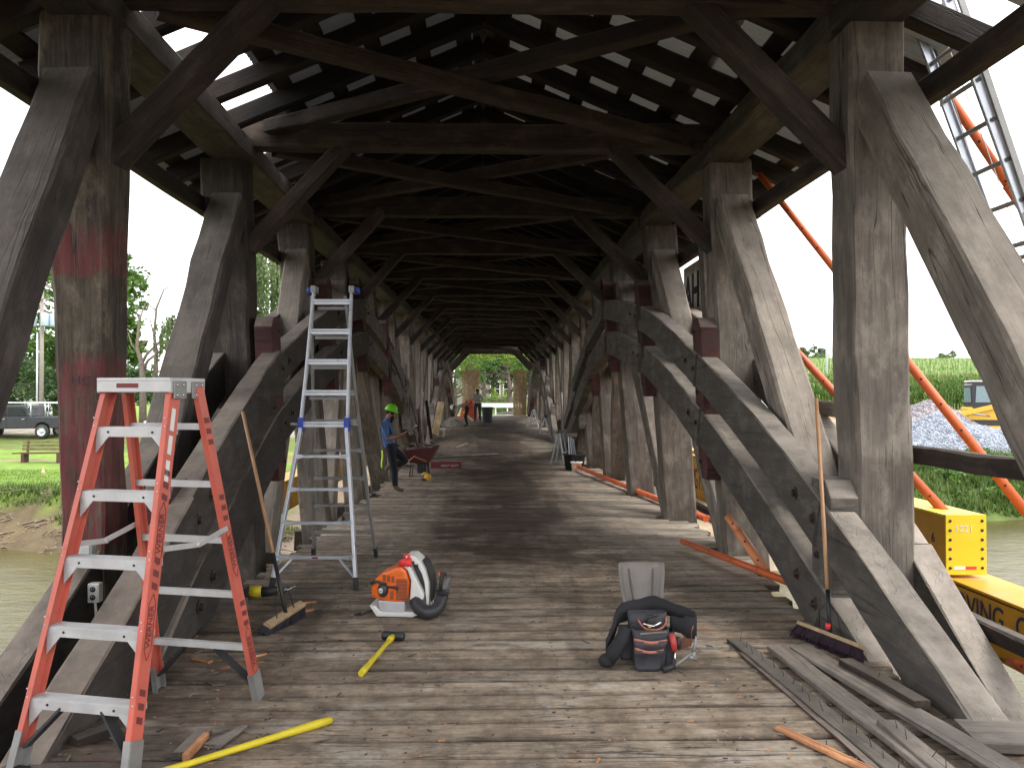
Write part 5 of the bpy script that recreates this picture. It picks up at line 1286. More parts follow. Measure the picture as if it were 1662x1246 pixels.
# grey site trailer seen beyond the second right post
tr = thing('site_trailer', 'pale grey box trailer standing behind the amber girder on the right', 'trailer', (8.3, 32, ground(8.3,32)+.0))
MB().box((0,0,2.1),(3.0,7,2.4)).build('box', plain('pale_grey_panel', (.52,.54,.56), .5, 0, .05), tr, bev=.03); MB().box((0,0,.75),(2.9,7,.25)).build('chassis', yel_o, tr)
for yy in (-2.2,-1.2,1.6):
    for xx in (-1.3,1.3): MB().lathe([(0,.12),(.25,.12),(.45,.1),(.48,0),(.45,-.1),(0,-.12)],18,Matrix.Translation((xx,yy,.48)) @ Matrix.Rotation(rad(90),4,'Y')).build('wheel', rubber, tr)
# ---- extension ladder outside the right eave
xl = thing('extension_ladder', 'aluminium extension ladder leaning on the right eave outside the truss', 'extension ladder', (5.0, 6.4, -2.4))
o0 = Vector(xl.location)
def xp(y_, z, out=0): return Vector((3.27+(3.1-z)*.36+out, y_, z))-o0
for y_, s in ((6.62,1),(6.18,-1)):
    r_ = MB(); chan(r_, xp(y_, 0.9), xp(y_, 3.45), (0,s,0), .072, .028, .005); r_.build('fly_rail', alu_b, xl)
    r_ = MB(); chan(r_, xp(y_+s*.035, -2.3,.03), xp(y_+s*.035, 1.35,.03), (0,s,0), .085, .030, .005); r_.build('base_rail', alu_b, xl)
    r_ = MB(); chan(r_, xp(y_+s*.035, 1.30,.03), xp(y_+s*.035, 3.0,.075), (0,s,0), .045, .02, .004); r_.build('guide_rail', alu_d, xl)
    MB().tube([xp(y_,3.40)+Vector((-.03,0,0)), xp(y_,3.46)+Vector((.03,0,0))],.03,8).build('end_cap', blue_p, xl)
for k in range(12):
    z = 3.18-k*.292
    if z > .9: MB().tube([xp(6.62,z), xp(6.18,z)],.019,10).build('rung', alu_d, xl)
for k in range(12):
    z = 1.05-k*.292
    if z > -2.2: MB().tube([xp(6.655,z,.03), xp(6.145,z,.03)],.019,10).build('rung', alu_d, xl)
for k in range(10):
    z = 3.18-k*.292; MB().lathe([(0,.001),(.018,.001)],10,Matrix.Translation(xp(6.15,z)) @ Matrix.Rotation(rad(90),4,'X')).build('rung_end', black, xl)
MB().box(xp(6.60,2.35)+Vector((-.03,-.01,0)),(.002,.05,.2)).build('sticker', white_pl, xl)
MB().tube([xp(6.4,3.3,.02), xp(6.4,2,.04), xp(6.4,-1.5,.04)],.004,5).build('rope', white_pl, xl)
# ---- wheelbarrow
q = FL(682, 772); wb = thing('wheelbarrow', 'dark red wheelbarrow heaped with scrap beside the man with the green helmet', 'wheelbarrow', (q.x, q.y, F(q.y)), 0)
wred = plain('dull_red_tub', (.10,.026,.030), .5, 0, .15, dirt=(.13,.08,.07), dirt_amt=.4)
vs = []; n = 4
lo_, hi_ = [(-.22,-.22),(.22,-.22),(.24,.35),(-.24,.35)], [(-.40,-.36),(.40,-.36),(.46,.62),(-.40,.62)]
tb_ = MB(); tb_.add([(x,y_,.33) for x,y_ in lo_]+[(x,y_,.66+.06*(x>0)) for x,y_ in hi_], [(3,2,1,0),(0,1,5,4),(1,2,6,5),(2,3,7,6),(3,0,4,7)])
o = tb_.build('tub', wred, wb, bev=.02); m_ = o.modifiers.new('s','SOLIDIFY'); m_.thickness = .012
MB().tube([(-.40,-.36,.66),(.40,-.36,.72),(.46,.62,.72),(-.40,.62,.66),(-.40,-.36,.66)],.014,8).build('rim', wred, wb)
for s in (-1,1):
    MB().tube([(-.10,-.55,.52),(s*.24-.05,-.2,.36),(s*.20,.3,.32),(s*.08,.75,.20)],.018,8).build('handle', broomw, wb)
    MB().tube([(s*.22,-.18,.33),(s*.24,-.20,.0),(s*.20,.0,.0),(s*.18,.05,.30)],.014,8).build('leg', dsteel, wb)
MB().lathe([(0,.03),(.08,.03),(.10,.045),(.17,.045),(.195,0),(.17,-.045),(.10,-.045),(.08,-.03),(0,-.03)],18,Matrix.Translation((.05,.62,.195)) @ Matrix.Rotation(rad(90),4,'Y')).build('wheel', rubber, wb)
MB().box((.02,-.10,.20),(.16,.10,.24)).build('brace_plate', dsteel, wb)
rr = random.Random(3); b_ = MB()
for _ in range(70):
    a_ = Vector((rr.uniform(-.34,.36), rr.uniform(-.3,.5), rr.uniform(.62,.80))); d = Vector((rr.gauss(0,1), rr.gauss(0,1), rr.gauss(0,.35))).normalized()*rr.uniform(.1,.34)
    b_.beam(a_-d*.5, a_+d*.5, rr.uniform(.02,.07), rr.uniform(.01,.04), m=rr.choice((0,1,1)))
b_.ellip((0,.1,.62),(.36,.4,.14),14,8,m=1); tag(b_.build('scrap_pile', [M['greyboard'], M['brownwood']], fixn=False), 'heap of grey scrap wood and hose in the wheelbarrow', 'scrap'); bpy.context.scene.objects['scrap_pile'].location = wb.location; bpy.context.scene.objects['scrap_pile']['kind'] = 'stuff'
# leaning boards in the left truss by the wheelbarrow
def lean(px0, py0, Y0, px1, py1, Y1, w, h, mat, lab, nm='leaning_board'):
    a_, b_ = P(px0,py0,Y0), P(px1,py1,Y1); t = thing(nm, lab, 'board', a_); timber('board', (0,0,0), b_-a_, w, h, mat, t, up=(0,1,0.01), seg=.8, j=.003); return t
lean(668,706,22.6, 640,590,23.5, .12,.05, M['greyboard'], 'grey board leaning above the wheelbarrow, left of the pair')
lean(700,712,24.5, 692,650,24.7, .09,.05, M['brownwood'], 'dark upright stick standing behind the wheelbarrow')
lean(706,705,33.0, 716,652,33.2, .26,.05, M['lightwood'], 'pale new board standing upright behind the white bucket on the left')
lean(905,708,36.5, 898,655,36.8, .20,.05, M['lightwood'], 'pale new board leaning on the right posts behind the sawhorses')
lean(892,672,37.5, 925,690,33, .08,.14, M['greyboard'], 'grey plank end resting slanted at the right behind the sawhorses')
lean(762,652,47.0, 742,630,48.5, .05,.05, M['lightwood'], 'thin pole leaning on the left posts behind the stooping worker')
lean(752,668,45.5, 768,683,44.6, .10,.05, M['lightwood'], 'pale board end on the floor behind the stooping worker')
# red tool box and strip of board
q = FL(724,760); bx = thing('tool_case', 'long flat red tool case with pale lettering right of the wheelbarrow', 'tool case', (q.x, q.y, F(q.y)), .05)
MB().box((0,.15,.085),(.84,.30,.17)).build('case', plain('red_case', (.17,.022,.026), .5, 0, .1), bx, bev=.01); MB().box((.02,-.003,.085),(.80,.01,.02)).build('latch_strip', rubber, bx); text('HEAVY DUTY', .08, white_pl, (.10,-.012,.075), (rad(90),0,0), bx, 'lettering', .001); MB().box((.42,.1,.09),(.06,.2,.12)).build('end_cap', M['greyboard'], bx)
a_, b_ = FL(700,744), FL(806,738); t = thing('loose_plank', 'grey plank lying across the deck behind the red tool case', 'board', a_); timber('board', (0,0,.03), b_-a_+Vector((0,0,.03)), .25, .05, M['greyboard'], t, up=(0,0,1), seg=.6)
a_, b_ = FL(740,728), FL(758,721); t = thing('yellow_stick', 'short yellow wooden stick lying in the middle of the deck', 'stick', a_); timber('board', (0,0,.03), b_-a_+Vector((0,0,.03)), .06, .05, M['lightwood'], t)
q = FL(694,781); t = thing('circular_saw', 'small yellow circular saw on the deck in front of the wheelbarrow', 'saw', (q.x, q.y, F(q.y)))
MB().lathe([(0,.03),(.07,.028),(.085,0),(.07,-.028),(0,-.03)],16,Matrix.Translation((0,0,.10)) @ Matrix.Rotation(rad(80),4,'X')).build('blade_guard', yel_o, t); MB().tube([(-.02,.02,.15),(-.08,.02,.20),(-.13,.02,.14)],.022,8).build('handle', yel_t, t); MB().box((-.09,0,.04),(.10,.10,.05)).build('battery', rubber, t); MB().tube([(0,.04,.11),(0,.14,.11)],.05,10).build('motor', rubber, t); MB().box((0,0,.012),(.26,.14,.008)).build('base_plate', chrome, t)
# buckets and tubs
def bucket(nm, lab, loc, r0, r1, h, mat, handle=True):
    t = thing(nm, lab, 'bucket', loc); MB().lathe([(0,.01),(r0,.0),(r1,h),(r1+.02,h),(r1+.02,h-.03),(r1+.004,h-.035)],24).lathe([(r1-.008,h),(r0-.008,.02),(0,.02)],24).build('shell', mat, t, fixn=False)
    if handle: MB().tube([(math.cos(a_)*(r1+.02), -math.sin(a_)*.6*(r1+.02), h-.04-.13*math.sin(a_)) for a_ in [math.pi*i/10 for i in range(11)]],.005,6).build('bail', dsteel, t)
    return t
q = FL(716,709); t = bucket('white_bucket', 'white plastic bucket with a brown label on the left of the deck', q, .14,.16,.34, white, False); MB().box((.03,-.162,.16),(.10,.01,.12)).build('label', broomw, t)
q = FL(934,764); tbk = bucket('black_tub', 'black tub holding sawhorse legs beside the right posts', (q.x, q.y+.3, F(q.y)), .24,.30,.44, rubber, False)
q = FL(935,764); t = bucket('white_bucket', 'white bucket with an orange mark at the end of the long orange pole', (q.x, q.y-.1, F(q.y)), .12,.14,.25, white, False); MB().box((-.05,-.14,.14),(.09,.01,.09)).build('label', orange_f, t)
q = FL(791,685); bucket('rubbish_bin', 'tall grey rubbish bin beside the standing man', q, .24,.30,.82, plain('grey_blue_plastic', (.09,.105,.12), .5, 0, .1), False)['category'] = 'rubbish bin'
# sawhorses
smet = plain('galvanised_sawhorse', (.33,.36,.39), .45, .6, .15)
def sawhorse(loc, rz, lab, h=.8, w=.75, spread=.26, fold=False, grp='metal sawhorses along the right side'):
    t = thing('sawhorse', lab, 'sawhorse', loc, rz, grp)
    MB().box((0,0,h),(w,.07,.09)).build('top_bar', smet if not fold else M['greyboard'], t, bev=.006)
    for sx in (-1,1):
        for sy in (-1,1): MB().beam((sx*(w/2+.03),sy*spread,0),(sx*(w/2-.10),sy*.02,h-.03),.035,.035).build('leg', smet, t)
    MB().beam((-w/2+.02,-spread*.6,h*.35),(w/2-.02,-spread*.6,h*.35),.02,.03).build('cross_bar', smet, t)
    return t
q = FL(884,706); sawhorse(q, rad(80), 'grey metal sawhorse, the nearer of the standing pair at the right', .82, .8, .30)
q = FL(866,693); sawhorse(q, rad(80), 'grey metal sawhorse, the farther of the standing pair at the right', .82, .8, .30)
q = FL(909,752); sawhorse(q, rad(70), 'folded grey sawhorse leaning beside the black tub', .92, .5, .20, True)
t = thing('sawhorse', 'folded metal sawhorse standing with its legs in the black tub', 'sawhorse', tbk.location, 0, 'metal sawhorses along the right side')
for i in range(4): MB().beam((-.12+.07*i,.02*i,.1),(-.16+.045*i,.1,.95-.04*i),.026,.026).build('leg', smet, t)
MB().box((-.06,.1,.93),(.30,.08,.09)).build('top_bar', M['greyboard'], t)
q = FL(880,673); t = thing('workbench_top', 'pale plank laid on the far sawhorse', 'board', (q.x-.2, q.y, F(q.y)+.86)); MB().box((0,-3,.03),(.14,3.2,.05)).build('plank', M['lightwood'], t)
# orange cloth heap behind the standing man, tarp at the portal, rubble by the stooping man
def heapcloth(nm, lab, cat, c, rx, ry, h, mat, seed):
    vs = []; fs = []; N = 22
    for j in range(N+1):
        for i in range(N+1):
            u, v = i/N*2-1, j/N*2-1; q_ = max(0, 1-(u*u+v*v)); vs.append((u*rx, v*ry, h*q_**.7*(1+.35*noise.noise(Vector((u*3+seed, v*3, 1))))+.03*noise.noise(Vector((u*9,v*9,seed)))*q_))
    for j in range(N):
        for i in range(N): fs.append((j*(N+1)+i, j*(N+1)+i+1, (j+1)*(N+1)+i+1, (j+1)*(N+1)+i))
    o = MB().add(vs, fs, 0, True).build(nm, mat, fixn=False); o.location = c; return tag(o, lab, cat)
q = FL(762,680); heapcloth('orange_netting', 'orange safety netting heaped behind the standing man', 'netting', (q.x-.1, q.y+2, F(q.y+2)), .55, .5, 1.1, plain('orange_net', (.42,.07,.03), .8, 0, .3, 12), 3)
q = FL(826,672); heapcloth('black_tarp', 'black tarp heaped on the floor at the far right door', 'tarp', (q.x, q.y, F(q.y)), .95, .6, .20, rubber, 5)
q = FL(738,692); heapcloth('canvas_bags', 'grey canvas sacks on the floor in front of the stooping worker', 'sacks', (q.x-.1, q.y, F(q.y)), .55, .4, .34, plain('grey_canvas', (.20,.185,.16), .9, 0, .4, 6), 7)
t = thing('traffic_cone', 'bright green cone at the foot of the far right door', 'cone', (2.55, 55.9, F(56))); MB().lathe([(.16,0),(.14,.03),(.02,.62),(0,.63)],14).build('cone', plain('lime_plastic', (.30,.62,.08), .5), t); MB().box((0,0,.01),(.36,.36,.03)).build('base', rubber, t)
t = thing('safety_vest', 'yellow green vest hanging behind the man with the green helmet', 'vest', P(623,735,17.7)); o_ = MB()
N=8; o_.add([(math.sin(j)*.010-.055+.018*i, math.cos(i*2)*.02, .05-.06*j) for j in range(7) for i in range(3)], [(j*3+i,j*3+i+1,(j+1)*3+i+1,(j+1)*3+i) for j in range(6) for i in range(2)],0,True).build('vest_cloth', plain('hi_vis_yellow', (.55,.80,.05), .7), t)
m_ = t.children[0].modifiers.new('s','SOLIDIFY'); m_.thickness=.02

# ================================================================== PEOPLE
skin = plain('skin', (.42,.22,.14), .5, 0, .08, 20); skin_t = plain('tanned_skin', (.34,.16,.10), .5, 0, .08, 20)
hairm = plain('dark_hair', (.012,.009,.008), .8, 0, .3, 60); 
def person(lab, loc, rz, J, edges, radii, mats, regions, root='pelvis'):
    t = thing('person', lab, 'person', loc, rz); names = list(J); idx = {n: i for i, n in enumerate(names)}
    me = bpy.data.meshes.new('body'); me.from_pydata([J[n] for n in names], [(idx[a], idx[b]) for a, b in edges], [])
    o = bpy.data.objects.new('body', me); COL.objects.link(o); o.modifiers.new('skin', 'SKIN')
    for n in names:
        sv = me.skin_vertices[0].data[idx[n]]; r_ = radii.get(n, .04); sv.radius = r_ if isinstance(r_, tuple) else (r_, r_); sv.use_root = (n == root)
    ss = o.modifiers.new('sub', 'SUBSURF'); ss.levels = 2; ss.render_levels = 2
    bpy.context.view_layer.update(); dg = bpy.context.evaluated_depsgraph_get()
    nm_ = bpy.data.meshes.new_from_object(o.evaluated_get(dg)); bpy.data.objects.remove(o); nm_.name = 'body'
    nm_.materials.clear()
    for m in mats: nm_.materials.append(m)
    rv = lambda n: (max(radii.get(n,.04)) if isinstance(radii.get(n,.04), tuple) else radii.get(n,.04))
    RR = [(rv(a)+rv(b))/2 for a, b in edges]
    segs = [(Vector(J[a]), Vector(J[b]), regions(a, b)) for a, b in edges]
    for p in nm_.polygons:
        c = p.center; best = 1e9; mi = 0; q_ = 0
        for a, b, r_ in segs:
            ab = b-a; tt = max(0, min(1, (c-a).dot(ab)/max(ab.length_squared, 1e-9))); dd = (a+ab*tt-c).length/RR[q_]; q_ += 1
            if dd < best: best = dd; mi = r_(tt) if callable(r_) else r_
        p.material_index = mi; p.use_smooth = True
    ob = bpy.data.objects.new('body', nm_); link(ob, t); return t
def hand(J, E, Rd, w, side, d, n, s=1):      # wrist name, finger direction d, palm normal n
    d = Vector(d).normalized(); n = Vector(n).normalized(); x = d.cross(n); W0 = Vector(J[w])
    pm = W0+d*.055; J[side+'palm'] = pm; E.append((w, side+'palm')); Rd[side+'palm'] = (.034,.016)
    for i, l_ in enumerate((.068,.078,.072,.056)):
        b = W0+d*.085+x*(.030-.020*i); J[side+'f%da'%i] = b; J[side+'f%db'%i] = b+d*l_*.5+n*l_*.18; J[side+'f%dc'%i] = b+d*l_*.72+n*l_*.6
        E += [(side+'palm', side+'f%da'%i), (side+'f%da'%i, side+'f%db'%i), (side+'f%db'%i, side+'f%dc'%i)]
        for q_ in 'abc': Rd[side+'f%d'%i+q_] = .0095
    J[side+'t0'] = W0+d*.03+x*.035; J[side+'t1'] = W0+d*.07+x*.055+n*.02; E += [(side+'palm', side+'t0'), (side+'t0', side+'t1')]; Rd[side+'t0'] = .014; Rd[side+'t1'] = .011
def base_edges():
    return [('pelvis','waist'),('waist','chest'),('chest','neckb'),('neckb','neck'),('neck','headlo'),('headlo','headhi'),
            ('chest','shl'),('shl','ell'),('ell','wrl'),('chest','shr'),('shr','elr'),('elr','wrr'),
            ('pelvis','hipl'),('hipl','knl'),('knl','anl'),('anl','bal'),('bal','tol'),('pelvis','hipr'),('hipr','knr'),('knr','anr'),('anr','bar'),('bar','tor')]
def base_rad():
    return dict(pelvis=(.15,.11), waist=(.135,.105), chest=(.165,.115), neckb=(.085,.075), neck=.055, headlo=(.062,.075), headhi=(.078,.092), shl=.068, ell=.046, wrl=.029, shr=.068, elr=.046, wrr=.029,
                hipl=.092, knl=.062, anl=.046, bal=.045, tol=.035, hipr=.092, knr=.062, anr=.046, bar=.045, tor=.035)
def regs(sleeve=.9):
    # 0 skin 1 shirt 2 trousers 3 boots
    def f(a, b):
        if a in ('pelvis',) and b in ('waist',): return lambda t: 2 if t < .35 else 1
        if a == 'pelvis' or a.startswith('hip'): return 2
        if a.startswith('kn'): return lambda t: 2 if t < .93 else 3
        if a.startswith('an') or a.startswith('ba'): return 3
        if a in ('waist',) or (a == 'chest'): return 1
        if a == 'neckb': return lambda t: 1 if t < .35 else 0
        if a in ('shl','shr'): return lambda t: 1 if t < sleeve else 0
        return 0
    return f
def face(t, c, fwd, up, beard=True, hair=True, s=1.0, hat=None, brim=True, skinmat=None):
    c = Vector(c); f = Vector(fwd).normalized(); u = Vector(up); u = (u-f*u.dot(f)).normalized(); x = f.cross(u)
    R_ = Matrix((x, f, u)).transposed().to_4x4(); M_ = Matrix.Translation(c) @ R_ @ Matrix.Scale(s, 4)
    sk = skinmat or skin
    MB().prism([(-.014,-.02),(.014,-.02),(.006,.03),(-.006,.03)], .03, M_ @ Matrix.Translation((0,.098,-.005))).build('nose', sk, t, bev=.004)
    for e in (-1,1):
        MB().ellip((e*.032,.080,.022),(.012,.008,.007),8,6,0,M_).build('eye', black, t); MB().ellip((e*.083,-.005,.0),(.012,.022,.032),8,6,0,M_).build('ear', sk, t)
        MB().ellip((e*.032,.084,.040),(.020,.007,.004),8,6,0,M_).build('eyebrow', hairm, t)
    MB().ellip((0,.086,-.045),(.024,.008,.006),8,6,0,M_).build('mouth', plain('lips', (.25,.09,.07), .5), t)
    if beard: MB().ellip((0,.062,-.085),(.058,.045,.058),14,10,0,M_).ellip((0,.070,-.135),(.036,.030,.045),12,8,0,M_).build('beard', hairm, t)
    if hair: MB().ellip((0,-.022,.035),(.088,.094,.088),16,10,0,M_).build('hair', hairm, t)
    if hat:
        h = MB(); h.lathe([(.112,0),(.118,.012),(.114,.035),(.104,.075),(.078,.112),(.040,.130),(0,.135)], 22, M_ @ Matrix.Translation((0,-.005,.055)) @ Matrix.Scale(1.12,4,(0,1,0)))
        h.lathe([(.100,.004),(.130,-.002),(.132,.006),(.112,.014)], 22, M_ @ Matrix.Translation((0,.006,.052)) @ Matrix.Scale(1.18,4,(0,1,0)))
        h.tube([M_ @ Vector((0,-.12,.10)), M_ @ Vector((0,-.06,.18)), M_ @ Vector((0,.03,.195)), M_ @ Vector((0,.10,.14))], .014, 8)
        h.build('hard_hat', hat, t)
# man with green helmet, leaning back on the left post, one foot raised against it, looking down at a tool
J = dict(pelvis=(-.07,0,.90), waist=(-.12,0,1.02), chest=(-.17,0,1.27), neckb=(-.165,0,1.42), neck=(-.135,0,1.48), headlo=(-.095,0,1.555), headhi=(-.085,0,1.63),
 shl=(-.17,.17,1.38), ell=(-.13,.22,1.11), wrl=(.08,.13,1.10), shr=(-.17,-.17,1.38), elr=(-.12,-.23,1.09), wrr=(.07,-.13,1.13),
 hipr=(-.06,-.09,.86), knr=(.01,-.10,.47), anr=(.03,-.10,.10), bar=(.10,-.10,.045), tor=(.22,-.10,.035),
 hipl=(-.06,.09,.86), knl=(.25,.12,.60), anl=(-.12,.12,.50), bal=(-.17,.12,.46), tol=(-.19,.12,.40))
sc_ = 1.0
E = base_edges(); Rd = base_rad(); Rd.update(chest=.165, waist=.145, pelvis=.15, shl=.08, shr=.08, ell=.056, elr=.056, wrl=.034, wrr=.034, hipl=.105, hipr=.105, knl=.078, knr=.078, anl=.062, anr=.062, bal=.05, bar=.05, headlo=(.075,.062), headhi=(.092,.078))
J = {k: Vector(v) for k, v in J.items()}
hand(J, E, Rd, 'wrl', 'l', (1,-.25,.25), (0,-.3,1)); hand(J, E, Rd, 'wrr', 'r', (1,.25,.25), (0,.3,1))
q = FL(640, 797)
blue_s = plain('blue_shirt', (.075,.14,.33), .85, 0, .12, 6, bump=.3); navy_t = plain('charcoal_trousers', (.010,.012,.017), .9, 0, .2, 6, bump=.3); boots = plain('tan_boots', (.16,.11,.075), .8, 0, .2)
pm = person('bearded man in blue shirt and lime green helmet leaning on a post', (q.x, q.y, F(q.y)), 0, J, E, Rd, [skin_t, blue_s, navy_t, boots], regs(.95))
face(pm, (-.082,0,1.595), (1,0,-.32), (0,0,1), True, True, 1.0, plain('lime_green_helmet', (.20,.72,.03), .35, 0, .04), skinmat=skin_t)
MB().tube([(-.04,-.125,.94),(.07,-.06,.93),(.09,.04,.93),(.02,.13,.94),(-.14,.13,.96),(-.20,0,.97),(-.15,-.13,.96),(-.04,-.125,.94)],.022,8).build('belt', leather, pm)
for s in (-1,1): MB().tube([(-.02,s*.07,.97),(-.04,s*.09,1.15),(-.10,s*.09,1.36),(-.19,s*.08,1.43),(-.29,s*.06,1.30),(-.24,s*.05,1.0)],.009,6).build('suspender', leather, pm)
t = thing('pry_bar', 'grey steel pry bar held by the man with the green helmet', 'pry bar', Vector(pm.location)+Vector((.14,-.08,1.16))); MB().tube([(-.06,0,-.03),(.05,0,.03),(.30,0,.16)],[.018,.014,.012],8).tube([(.28,0,.15),(.32,0,.19),(.30,0,.21)],[.02,.024,.016],8).build('bar', plain('bar_steel', (.35,.35,.36), .4, .6), t)
# stooping worker with white helmet
J = dict(pelvis=(.40,0,.98), waist=(.30,0,1.04), chest=(.02,0,1.05), neckb=(-.12,0,1.01), neck=(-.18,0,.98), headlo=(-.25,0,.94), headhi=(-.31,0,.93),
 shl=(-.02,.17,1.02), ell=(-.10,.20,.74), wrl=(-.20,.14,.50), shr=(-.02,-.17,1.02), elr=(-.09,-.22,.74), wrr=(-.22,-.12,.50),
 hipr=(.38,-.10,.92), knr=(.28,-.12,.50), anr=(.38,-.12,.10), bar=(.30,-.12,.045), tor=(.18,-.12,.035), hipl=(.38,.10,.92), knl=(.26,.14,.50), anl=(.36,.14,.10), bal=(.28,.14,.045), tol=(.16,.14,.035))
J = {k: Vector(v) for k, v in J.items()}; E = base_edges(); Rd = base_rad(); Rd.update(chest=.16, waist=.145, pelvis=.155, shl=.08, shr=.08, hipl=.11, hipr=.11, knl=.085, knr=.085, anl=.062, anr=.062, ell=.055, elr=.055)
hand(J, E, Rd, 'wrl', 'l', (-.3,-.1,-1), (-1,0,0)); hand(J, E, Rd, 'wrr', 'r', (-.3,.1,-1), (-1,0,0))
q = FL(748, 692); q = Vector((q.x-.05, q.y, F(q.y)))
grey_s = plain('grey_tee', (.30,.30,.27), .9, 0, .08); dark_t = plain('black_trousers', (.012,.013,.016), .9, 0, .2); dboot = plain('dark_boots', (.04,.03,.025), .8)
p2_ = person('worker in grey shirt and white helmet stooping over grey sacks', q, 0, J, E, Rd, [skin, grey_s, dark_t, dboot], regs(.6))
face(p2_, (-.285,0,.935), (-.45,0,-1), (-1,0,.35), False, True, 1.0, white)
# standing man facing the camera
J = dict(pelvis=(0,0,.95), waist=(0,0,1.07), chest=(0,0,1.30), neckb=(0,0,1.45), neck=(0,0,1.50), headlo=(0,-.01,1.58), headhi=(0,-.005,1.66),
 shl=(.19,0,1.41), ell=(.29,-.02,1.15), wrl=(.12,-.17,1.10), shr=(-.19,0,1.41), elr=(-.29,-.02,1.15), wrr=(-.10,-.18,1.12),
 hipl=(.10,0,.90), knl=(.13,-.01,.49), anl=(.14,0,.10), bal=(.15,-.06,.045), tol=(.17,-.15,.035), hipr=(-.10,0,.90), knr=(-.13,-.01,.49), anr=(-.14,0,.10), bar=(-.15,-.06,.045), tor=(-.17,-.15,.035))
J = {k: Vector(v) for k, v in J.items()}; E = base_edges(); Rd = base_rad(); Rd.update(chest=.185, waist=.165, pelvis=.16, shl=.085, shr=.085, hipl=.11, hipr=.11, knl=.085, knr=.085, anl=.065, anr=.065, ell=.058, elr=.058)
hand(J, E, Rd, 'wrl', 'l', (-.8,-.3,.3), (0,-.6,-.8)); hand(J, E, Rd, 'wrr', 'r', (.8,-.3,.3), (0,-.6,-.8))
q = FL(775, 683)
tee = plain('pale_grey_tee', (.34,.36,.36), .9, 0, .06)
p3_ = person('bearded man in a pale grey shirt standing beside the grey bin', (q.x, q.y, F(q.y)), .05, J, E, Rd, [skin, tee, plain('dark_grey_trousers', (.03,.033,.038), .9, 0, .2), dboot], regs(.75))
face(p3_, (0,-.012,1.625), (0,-1,-.25), (0,0,1), True, True)
MB().lathe([(.100,.0),(.100,.03),(.08,.08),(.04,.10),(0,.105)],16,Matrix.Translation((0,0,1.665))).build('cap', dark_t, p3_)

# ================================================================== VEHICLES AND YARD
def wheel(par, c, r, w, ax='Y', hub=None):
    M_ = Matrix.Translation(c) @ Matrix.Rotation(rad(90), 4, 'X' if ax == 'Y' else 'Y')
    o = MB().lathe([(r*.6,-w/2),(r*.92,-w/2),(r,-w*.3),(r,w*.3),(r*.92,w/2),(r*.6,w/2)],26,M_).build('wheel', rubber, par)
    MB().lathe([(0,-w*.44),(r*.16,-w*.44),(r*.2,-w*.3),(r*.55,-w*.34),(r*.62,-w*.48)],18,M_).lathe([(0,w*.44),(r*.16,w*.44),(r*.2,w*.3),(r*.55,w*.34),(r*.62,w*.48)],18,M_).build('rim', hub or alu_b, o, fixn=False)
# pickup: length along X (front to -X), y = side towards the camera negative
q = P(107, 702, 49.5); pk = thing('pickup_truck', 'dark grey crew cab pickup with a silver ladder rack parked on the left bank', 'pickup truck', (q.x-2.95, 50.2, ground(q.x-3,50)), rad(-4))
paint = plain('graphite_car_paint', (.028,.031,.037), .3, .1, .05, 2); tint = plain('tinted_glass', (.015,.02,.022), .08)
def body_prof(w, prof, m, nm, bev, dy=0): return MB().prism(prof, w, Matrix.Translation((0,dy,0))).build(nm, m, pk, bev=bev)
body_prof(1.98, [(-2.9,.55),(-2.95,.95),(-2.8,1.12),(-1.75,1.22),(-1.2,1.24),(2.92,1.24),(2.95,.62),(2.35,.58),(2.25,.78),(2.05,.90),(1.85,.92),(1.6,.84),(1.45,.58),(-1.5,.52),(-1.6,.80),(-1.85,.92),(-2.1,.90),(-2.35,.78),(-2.45,.55)], paint, 'body', .05)
body_prof(1.80, [(-1.55,1.20),(-.95,1.78),(-.6,1.88),(.70,1.88),(.98,1.76),(1.08,1.22)], paint, 'cab', .06)
for sy in (-1,1):
    MB().prism([(-1.18,1.26),(-.78,1.74),(-.22,1.76),(-.22,1.26)], .03, Matrix.Translation((0,sy*.905,0))).build('side_window', tint, pk)
    MB().prism([(-.14,1.26),(-.14,1.76),(.66,1.76),(.86,1.60),(.92,1.26)], .03, Matrix.Translation((0,sy*.905,0))).build('side_window', tint, pk)
    MB().box((-.18,sy*.992,.9),(.02,.01,.62)).box((.98,sy*.992,.9),(.02,.01,.62)).box((-1.15,sy*.992,.9),(.02,.01,.62)).build('door_gap', black, pk)
    for xx in (-.35,.80): MB().box((xx,sy*1.005,1.10),(.18,.03,.035)).build('door_handle', chrome, pk, bev=.005)
    MB().box((-1.15,sy*1.10,1.32),(.14,.20,.18)).build('mirror', paint, pk, bev=.03)
    MB().box((2.93,sy*.90,1.05),(.10,.17,.36)).build('tail_light', plain('red_lens', (.55,.02,.02), .25), pk, bev=.01)
    wheel(pk, (1.85,sy*.86,.41), .41, .27); wheel(pk, (-1.98,sy*.86,.41), .41, .27)
MB().prism([(1.00,1.28),(1.05,1.30),(.95,1.70),(.90,1.70)], 1.5).build('rear_window', tint, pk)
MB().box((2.0,0,1.243),(1.85,1.6,.006)).build('bed_liner', black, pk)
MB().box((3.02,0,.66),(.16,1.9,.22)).build('rear_bumper', chrome, pk, bev=.03); MB().box((3.105,0,.68),(.01,.34,.16)).build('number_plate', white, pk); MB().box((2.955,0,1.02),(.02,1.5,.38)).build('tailgate', paint, pk, bev=.01)
MB().box((-2.98,0,.66),(.14,1.95,.26)).build('front_bumper', chrome, pk, bev=.03)
rk = MB()
for sy in (-.86,.86):
    rk.tube([(-2.4,sy,2.02),(2.9,sy,2.02)],.035,8)
    for xx in (1.15,2.0,2.8): rk.tube([(xx,sy,1.24),(xx,sy,2.02)],.032,8)
    rk.tube([(1.15,sy,1.30),(.85,sy,1.6),(1.15,sy,1.95)],.02,6)
